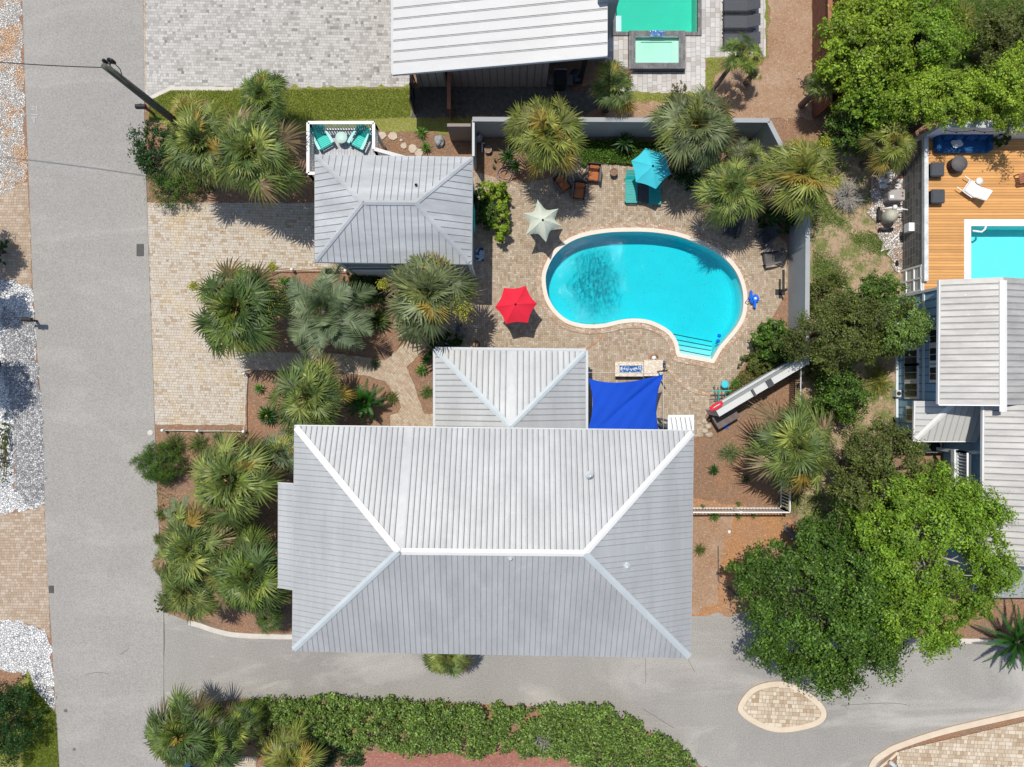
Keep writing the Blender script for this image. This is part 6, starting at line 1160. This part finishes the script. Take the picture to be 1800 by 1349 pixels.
bush('pale cream flowering shrub right of the turquoise umbrella', 1240, 297, 26, 30, 2.4, 72, 'pale', .1, 60, 50)
bush('pale silvery shrub under the guest house fan palm', 714, 580, 24, 16, .9, 73, 'pale', .08, 40, 45)
bush('low green shrub left of the agave in the driveway bed', 622, 500, 24, 14, .9, 74, 'oak', .1, 40, 45)
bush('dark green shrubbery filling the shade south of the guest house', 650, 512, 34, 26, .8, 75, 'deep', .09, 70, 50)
bush('small dark shrub in the driveway bed below the rope', 500, 505, 22, 14, .9, 76, 'rosette', .1, 30, 45)
bush('dark hedge bush in the lower left corner of the photo', 6, 1275, 46, 78, 2.2, 77, 'deep', .09, 170, 80)
for x, y, r_, ry_, sd, lb in ((-22, 418, 34, 36, 78, 'tree beyond the left edge whose shadow falls on the tan driveway'), (-24, 500, 44, 26, 79, 'tree beyond the left edge whose shadow falls on gravel above the mailbox'), (-8, 640, 34, 40, 80, 'tree beyond the left edge whose shadow falls on gravel below the mailbox')):
    k_ = 42/(42-4.6); tree(lb, 900+(x-900)*k_, 674.5+(y-674.5)*k_, r_*k_, ry_*k_, 4.6, 1., sd, 'deep', .12, 60, 130, .4, bumpy=.3)
bush('small dark shrub touching the left photo edge by the tan driveway', -4, 440, 12, 20, 1.2, 81, 'deep', .09, 30, 50)
bush('olive undergrowth behind the boundary wall next to the sprawling tree', 1450, 520, 28, 40, 1.2, 98, 'olive', .09, 60, 60, bumpy=.5)
bush('low green undergrowth between the big fan palm and the large dark tree', 1447, 950, 26, 34, 1.4, 99, 'deep', .1, 60, 60, bumpy=.4)
bush('loose green bush below the round dense shrub behind the lot line', 1440, 640, 26, 26, 1.4, 97, 'olive', .09, 50, 60, bumpy=.4)
bush('dull green low plants at the left photo edge beside the grey gravel', 4, 790, 12, 60, .5, 81, 'olive', .08, 50, 30)
bush('dark green shrubs under the right side palms by the dark slatted chairs', 1370, 385, 34, 20, 1.5, 82, 'deep', .12, 60, 50)
bush('shaded green shrub between turquoise umbrella and pale shrub', 1210, 308, 26, 22, 1., 83, 'deep', .11, 60, 50)
bush('small ragged green shrub at the road edge below the left bed', 282, 1062, 8, 22, .8, 84, 'olive', .08, 24, 40)
bush('dark green plants beside the garden wing north wall', 785, 600, 30, 14, .7, 85, 'deep', .1, 50, 45)
bush('green undergrowth between the lower left fan palms', 395, 930, 70, 26, 1., 86, 'olive', .1, 70, 35)
bush('pinkish thorny shrub on the raised corner near the leaning palm', 1195, 155, 16, 8, 1., 87, 'dry', .07, 24, 40)
bush('leafy potted plant at the wall end of the navy sofa', 1757, 242, 15, 12, .9, 88, 'deep', .14, 26, 22, z=DZ, name='potted_plant', cat='plant')
for i, (x, y, r_, h, pal_, lb) in enumerate(((345, 782, 20, 1., 'olive', 'olive grass clump below the rope border'), (420, 778, 22, .9, 'dry', 'dry grass clump inside the corner of the rope border'), (302, 782, 22, 1., 'olive', 'dark grass clump beside the round road shrub'), (380, 770, 14, .6, 'palmg', 'small grey green tuft under the rope border'), (1285, 797, 20, .8, 'palmg', 'grey green grass clump in the straw right of the large roof'), (1231, 968, 15, .6, 'olive', 'lone thin grass clump next to the large roof in the side yard'), (1550, 670, 30, 1., 'palmy', 'yellow green spiky clump near the blue house'), (688, 700, 14, .6, 'olive', 'dull green tuft left of the walkway curve'), (750, 690, 14, .6, 'palmd', 'green tuft between the walkway and the wing'), (278, 905, 14, .8, 'olive', 'grass clump spilling onto the road'), (1700, 22, 34, 1.5, 'palmy', 'tall feathery grass clump near the top right corner'), (620, 590, 16, .6, 'dry', 'dry tuft near the tip of the silver feather palm'), (660, 640, 12, .4, 'palmg', 'small tuft above the walkway'), (275, 950, 12, .6, 'olive', 'small grass clump on the road edge below the larger one'))): grassy(lb, x, y, r_, h, 200+i, pal_, 260 if r_ > 15 else 150)
def branches(label, px, py, r, h, seed, n=70):
    c = P(px, py, h*.5); rg = random.Random(seed); m = MB(); Rr = M2(r, h*.5)
    for i in range(n):
        a = rg.uniform(0, 6.28); q = rg.uniform(.5, 1); p = V((math.cos(a)*Rr*q, math.sin(a)*Rr*q, h*rg.uniform(.3, 1))); m.tube([(0, 0, .05), tuple(p*.45+V((rg.uniform(-.1, .1), rg.uniform(-.1, .1), .1))), tuple(p)], [.02, .014, .006], 4)
        for k in range(4): e = p*rg.uniform(.5, .9); m.tube([tuple(e), tuple(e+V((rg.uniform(-.3, .3), rg.uniform(-.3, .3), rg.uniform(-.1, .2))))], [.01, .004], 4)
    return tag(m.build('bare_shrub', M['twig'], None, (c.x, c.y, 0)), label, 'shrub')
branches('bleached leafless shrub right of the boundary corner', 1497, 228, 30, 1.2, 1); branches('low tangle of bare grey twigs in the back yard', 1492, 345, 34, .8, 2, 90); branches('bare grey twigs tangled in the leafy hedge', 956, 1300, 15, 1.5, 3, 40); branches('dry grey twigs at the right of the guest house fan palm', 808, 575, 18, 1.1, 4, 50)
# --- trees
tree('large dark green tree overhanging the lane at the lower right', 1470, 1064, 152, 136, 5.6, 2.2, 301, 'oak', .135, 215, 340, .68, trunk=(.9, .8), bumpy=.16, fill=.3)
tree('bright light green tree between the large dark tree and the blue house', 1645, 990, 134, 138, 6.4, 1.8, 302, 'bright', .135, 180, 330, .6, trunk=(-.5, .3), bumpy=.16, bark='twig', fill=.25)
tree('olive green tree left of the blue house porch', 1562, 838, 94, 76, 5., 1.5, 303, 'olive', .11, 110, 230, .5, bumpy=.18)
tree('sprawling olive tree behind the lot line reaching the blue wall', 1492, 584, 84, 70, 4., 1.3, 304, 'olive', .1, 150, 220, .45, bumpy=.3, fill=.45)
tree('rounded yellow green tree touching the blue house wall', 1590, 572, 42, 44, 4.2, 1.1, 305, 'hedge', .1, 60, 190, .36, bumpy=.2)
tree('soft green tree just below the shingle wall', 1545, 520, 42, 34, 3.2, .9, 306, 'oak', .1, 70, 90, .3, bumpy=.3)
tree('bright broad leaved tree behind the red brown fences', 1530, 75, 70, 95, 4.5, 1.6, 307, 'lime', .15, 120, 170, .5, bumpy=.25)
tree('bright green tree at the top between fence and feathery grass', 1620, 60, 78, 70, 4., 1.4, 308, 'bright', .13, 90, 190, .48, bumpy=.35, fill=.5)
tree('lime green tree overhanging the off white deck wall', 1690, 168, 98, 46, 5., 1.2, 309, 'lime', .11, 110, 170, .46, bumpy=.22)
tree('lime green tree in the top right beyond the deck wall', 1790, 155, 62, 62, 5., 1.3, 310, 'lime', .11, 80, 170, .46, bumpy=.25)
tree('dark shaded tree in the top right corner', 1775, 60, 62, 44, 3., 1.1, 311, 'olive', .12, 110, 70, .35, bumpy=.3)
tree('bright green small tree behind the bare shrub near the fence end', 1560, 170, 70, 46, 3.6, 1.2, 312, 'bright', .15, 130, 80, .36, bumpy=.3)
tree('shaded green bush tree between fence end and the loose fan palm', 1510, 225, 60, 26, 2.2, .9, 313, 'oak', .14, 70, 70, .33, bumpy=.3)
# --- the long hedge below the lane
def hedge(label, poly, h, n, seed, pal, leaf, group=None):
    rg = np.random.default_rng(seed); W = [P(x, y, h*.8) for x, y in poly]; xs, ys = [p.x for p in W], [p.y for p in W]; K = n//14; x, y = rg.uniform(min(xs), max(xs), K), rg.uniform(min(ys), max(ys), K); k = inside(x, y, W) & ((np.sin(x*2.7+np.sin(y*3.1)*1.5)*np.sin(y*2.3+np.cos(x*1.9)*1.3)+rg.normal(0, .25, K)) > -.62); x, y = x[k], y[k]; m_ = len(x)
    hz = h*(.7+.26*np.sin(x*2.1+np.sin(y*1.7))*np.sin(y*1.9)+.12*rg.normal(0, 1, m_)); hz = np.clip(hz, .15, None); c = np.stack([x, y, hz], 1); l = 14; cc = np.repeat(c, l, 0); a = rg.uniform(0, 6.28, m_*l); rr = rg.random(m_*l)**.5*.17
    cc[:, 0] += np.cos(a)*rr; cc[:, 1] += np.sin(a)*rr; cc[:, 2] += -rr*.9+rg.normal(0, .02, m_*l)+(rg.random(m_*l) < .3)*-.3; nr = np.stack([np.cos(a)*rr*4, np.sin(a)*rr*4, np.ones(m_*l)], 1); o = np.array([c[:, 0].mean(), c[:, 1].mean(), 0]); col = palette(pal, m_*l, rg)*np.repeat(rg.uniform(.6, 1.35, m_), l)[:, None]
    q, col = leaves(cc-o, nr, np.full(m_*l, leaf), .6, col, rg, .35); t = thing('hedge', label, 'hedge', tuple(o), 0, group); leafmesh('foliage', q, col, LEAF, t); m = MB()
    for i in range(0, m_, max(1, m_//40)): m.tube([(x[i]-o[0], y[i]-o[1], 0), (x[i]-o[0]+.1, y[i]-o[1], hz[i]*.9)], [.04, .02], 5)
    m.build('stem', M['bark'], t)
hedge('long leafy green hedge along the lower edge of the lane', [(425, 1238), (560, 1230), (720, 1238), (860, 1246), (905, 1248), (900, 1290), (860, 1333), (700, 1328), (620, 1322), (560, 1305), (480, 1280), (430, 1268)], 1.3, 36000, 401, 'hedge', .13)
hedge('leafy hedge tapering down to the lane at the bottom centre', [(905, 1250), (1000, 1246), (1070, 1245), (1130, 1280), (1200, 1320), (1240, 1360), (1080, 1360), (1020, 1352), (960, 1334), (880, 1330), (900, 1290)], 1.2, 32000, 402, 'hedge', .13)
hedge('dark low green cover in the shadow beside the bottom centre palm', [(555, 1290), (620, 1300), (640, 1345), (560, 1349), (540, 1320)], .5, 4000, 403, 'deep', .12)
# --- ground cover and grass
scatter('grass', 'strip of green grass below the pale driveway', [(262, 178), (300, 160), (720, 156), (722, 206), (560, 212), (262, 212)], 42000, .1, 501, 'grass', wid=.02)
scatter('grass', 'green grass verge at the lower left of the road', [(52, 1190), (62, 1212), (80, 1236), (99, 1254), (104, 1349), (106, 1370), (40, 1370), (45, 1250)], 26000, .14, 502, 'grass', wid=.02)
scatter('grass', 'narrow grass edge around the pale stone patio', [(1062, 166), (1240, 166), (1243, 106), (1346, 100), (1346, 0), (1350, 0), (1350, 98), (1332, 116), (1275, 120), (1256, 133), (1248, 178), (1062, 178)], 18000, .09, 503, 'grass', wid=.02)
scatter('weeds', 'patchy green weeds over the sandy back yard', [(1428, 300), (1470, 380), (1560, 420), (1575, 480), (1500, 560), (1428, 560)], 60000, .1, 504, 'hedge', patch=.55, wid=.028)
scatter('weeds', 'patchy weeds at the edge of the side yard straw', [(1350, 860), (1428, 870), (1480, 880), (1500, 1000), (1428, 1030), (1375, 930)], 22000, .1, 505, 'hedge', patch=.5, wid=.028)
scatter('weeds', 'green weeds behind the fan palm near the blue house', [(1440, 640), (1580, 700), (1575, 800), (1480, 800)], 26000, .1, 506, 'olive', patch=.4, wid=.028)
scatter('ground_cover', 'mat of small green leaves under the spiky yucca by the turquoise umbrella', [(1022, 250), (1100, 245), (1160, 255), (1180, 300), (1120, 292), (1060, 288), (1025, 296), (1005, 280)], 16000, .3, 507, 'oak', .09, .6, False)
scatter('ground_cover', 'low olive ground cover left of the shower wall', [(1272, 690), (1300, 655), (1345, 622), (1385, 640), (1330, 668), (1285, 700)], 7000, .25, 508, 'olive', .09, .5, False)
scatter('leaf_litter', 'pale dry litter scattered over the pine straw beds', [(345, 355), (550, 355), (600, 500), (740, 600), (760, 740), (640, 745), (440, 745), (345, 620)], 9000, .02, 509, 'dry', .05, .3, False)
scatter('leaf_litter', 'pale dry litter scattered over the side yard straw', [(1222, 640), (1400, 640), (1400, 1070), (1222, 1070)], 14000, .02, 510, 'dry', .05, .25, False)
scatter('leaf_litter', 'dry litter on the straw above the guest house', [(660, 235), (830, 235), (900, 240), (900, 300), (835, 300), (830, 272), (660, 268)], 5000, .02, 511, 'dry', .05, .3, False)
scatter('weeds', 'wild grass and weeds between the trees at the top right', [(1480, 0), (1800, 0), (1800, 210), (1620, 210), (1500, 260)], 60000, .25, 512, 'hedge', wid=.03)
scatter('ground_cover', 'leafy undergrowth in the lower left palm bed', [(275, 860), (300, 1060), (500, 1080), (480, 840), (440, 770), (300, 780)], 9000, .3, 513, 'olive', .1, .4, False, patch=.3)
scatter('fallen_leaves', 'few small dry leaves fallen over the pool terrace', [(840, 310), (1340, 400), (1340, 560), (1240, 700), (840, 600)], 700, .02, 520, 'dry', .06, .5, False, z=.06)
scatter('fallen_leaves', 'few dry leaves fallen over the cream driveway', [(265, 360), (550, 360), (430, 740), (275, 740)], 500, .02, 521, 'dry', .06, .5, False, z=.05)
scatter('fallen_leaves', 'leaf debris along the edge of the lane by the hedge', [(300, 1215), (900, 1225), (1180, 1290), (1200, 1310), (900, 1250), (300, 1250)], 900, .02, 522, 'dry', .07, .5, False, z=.05)
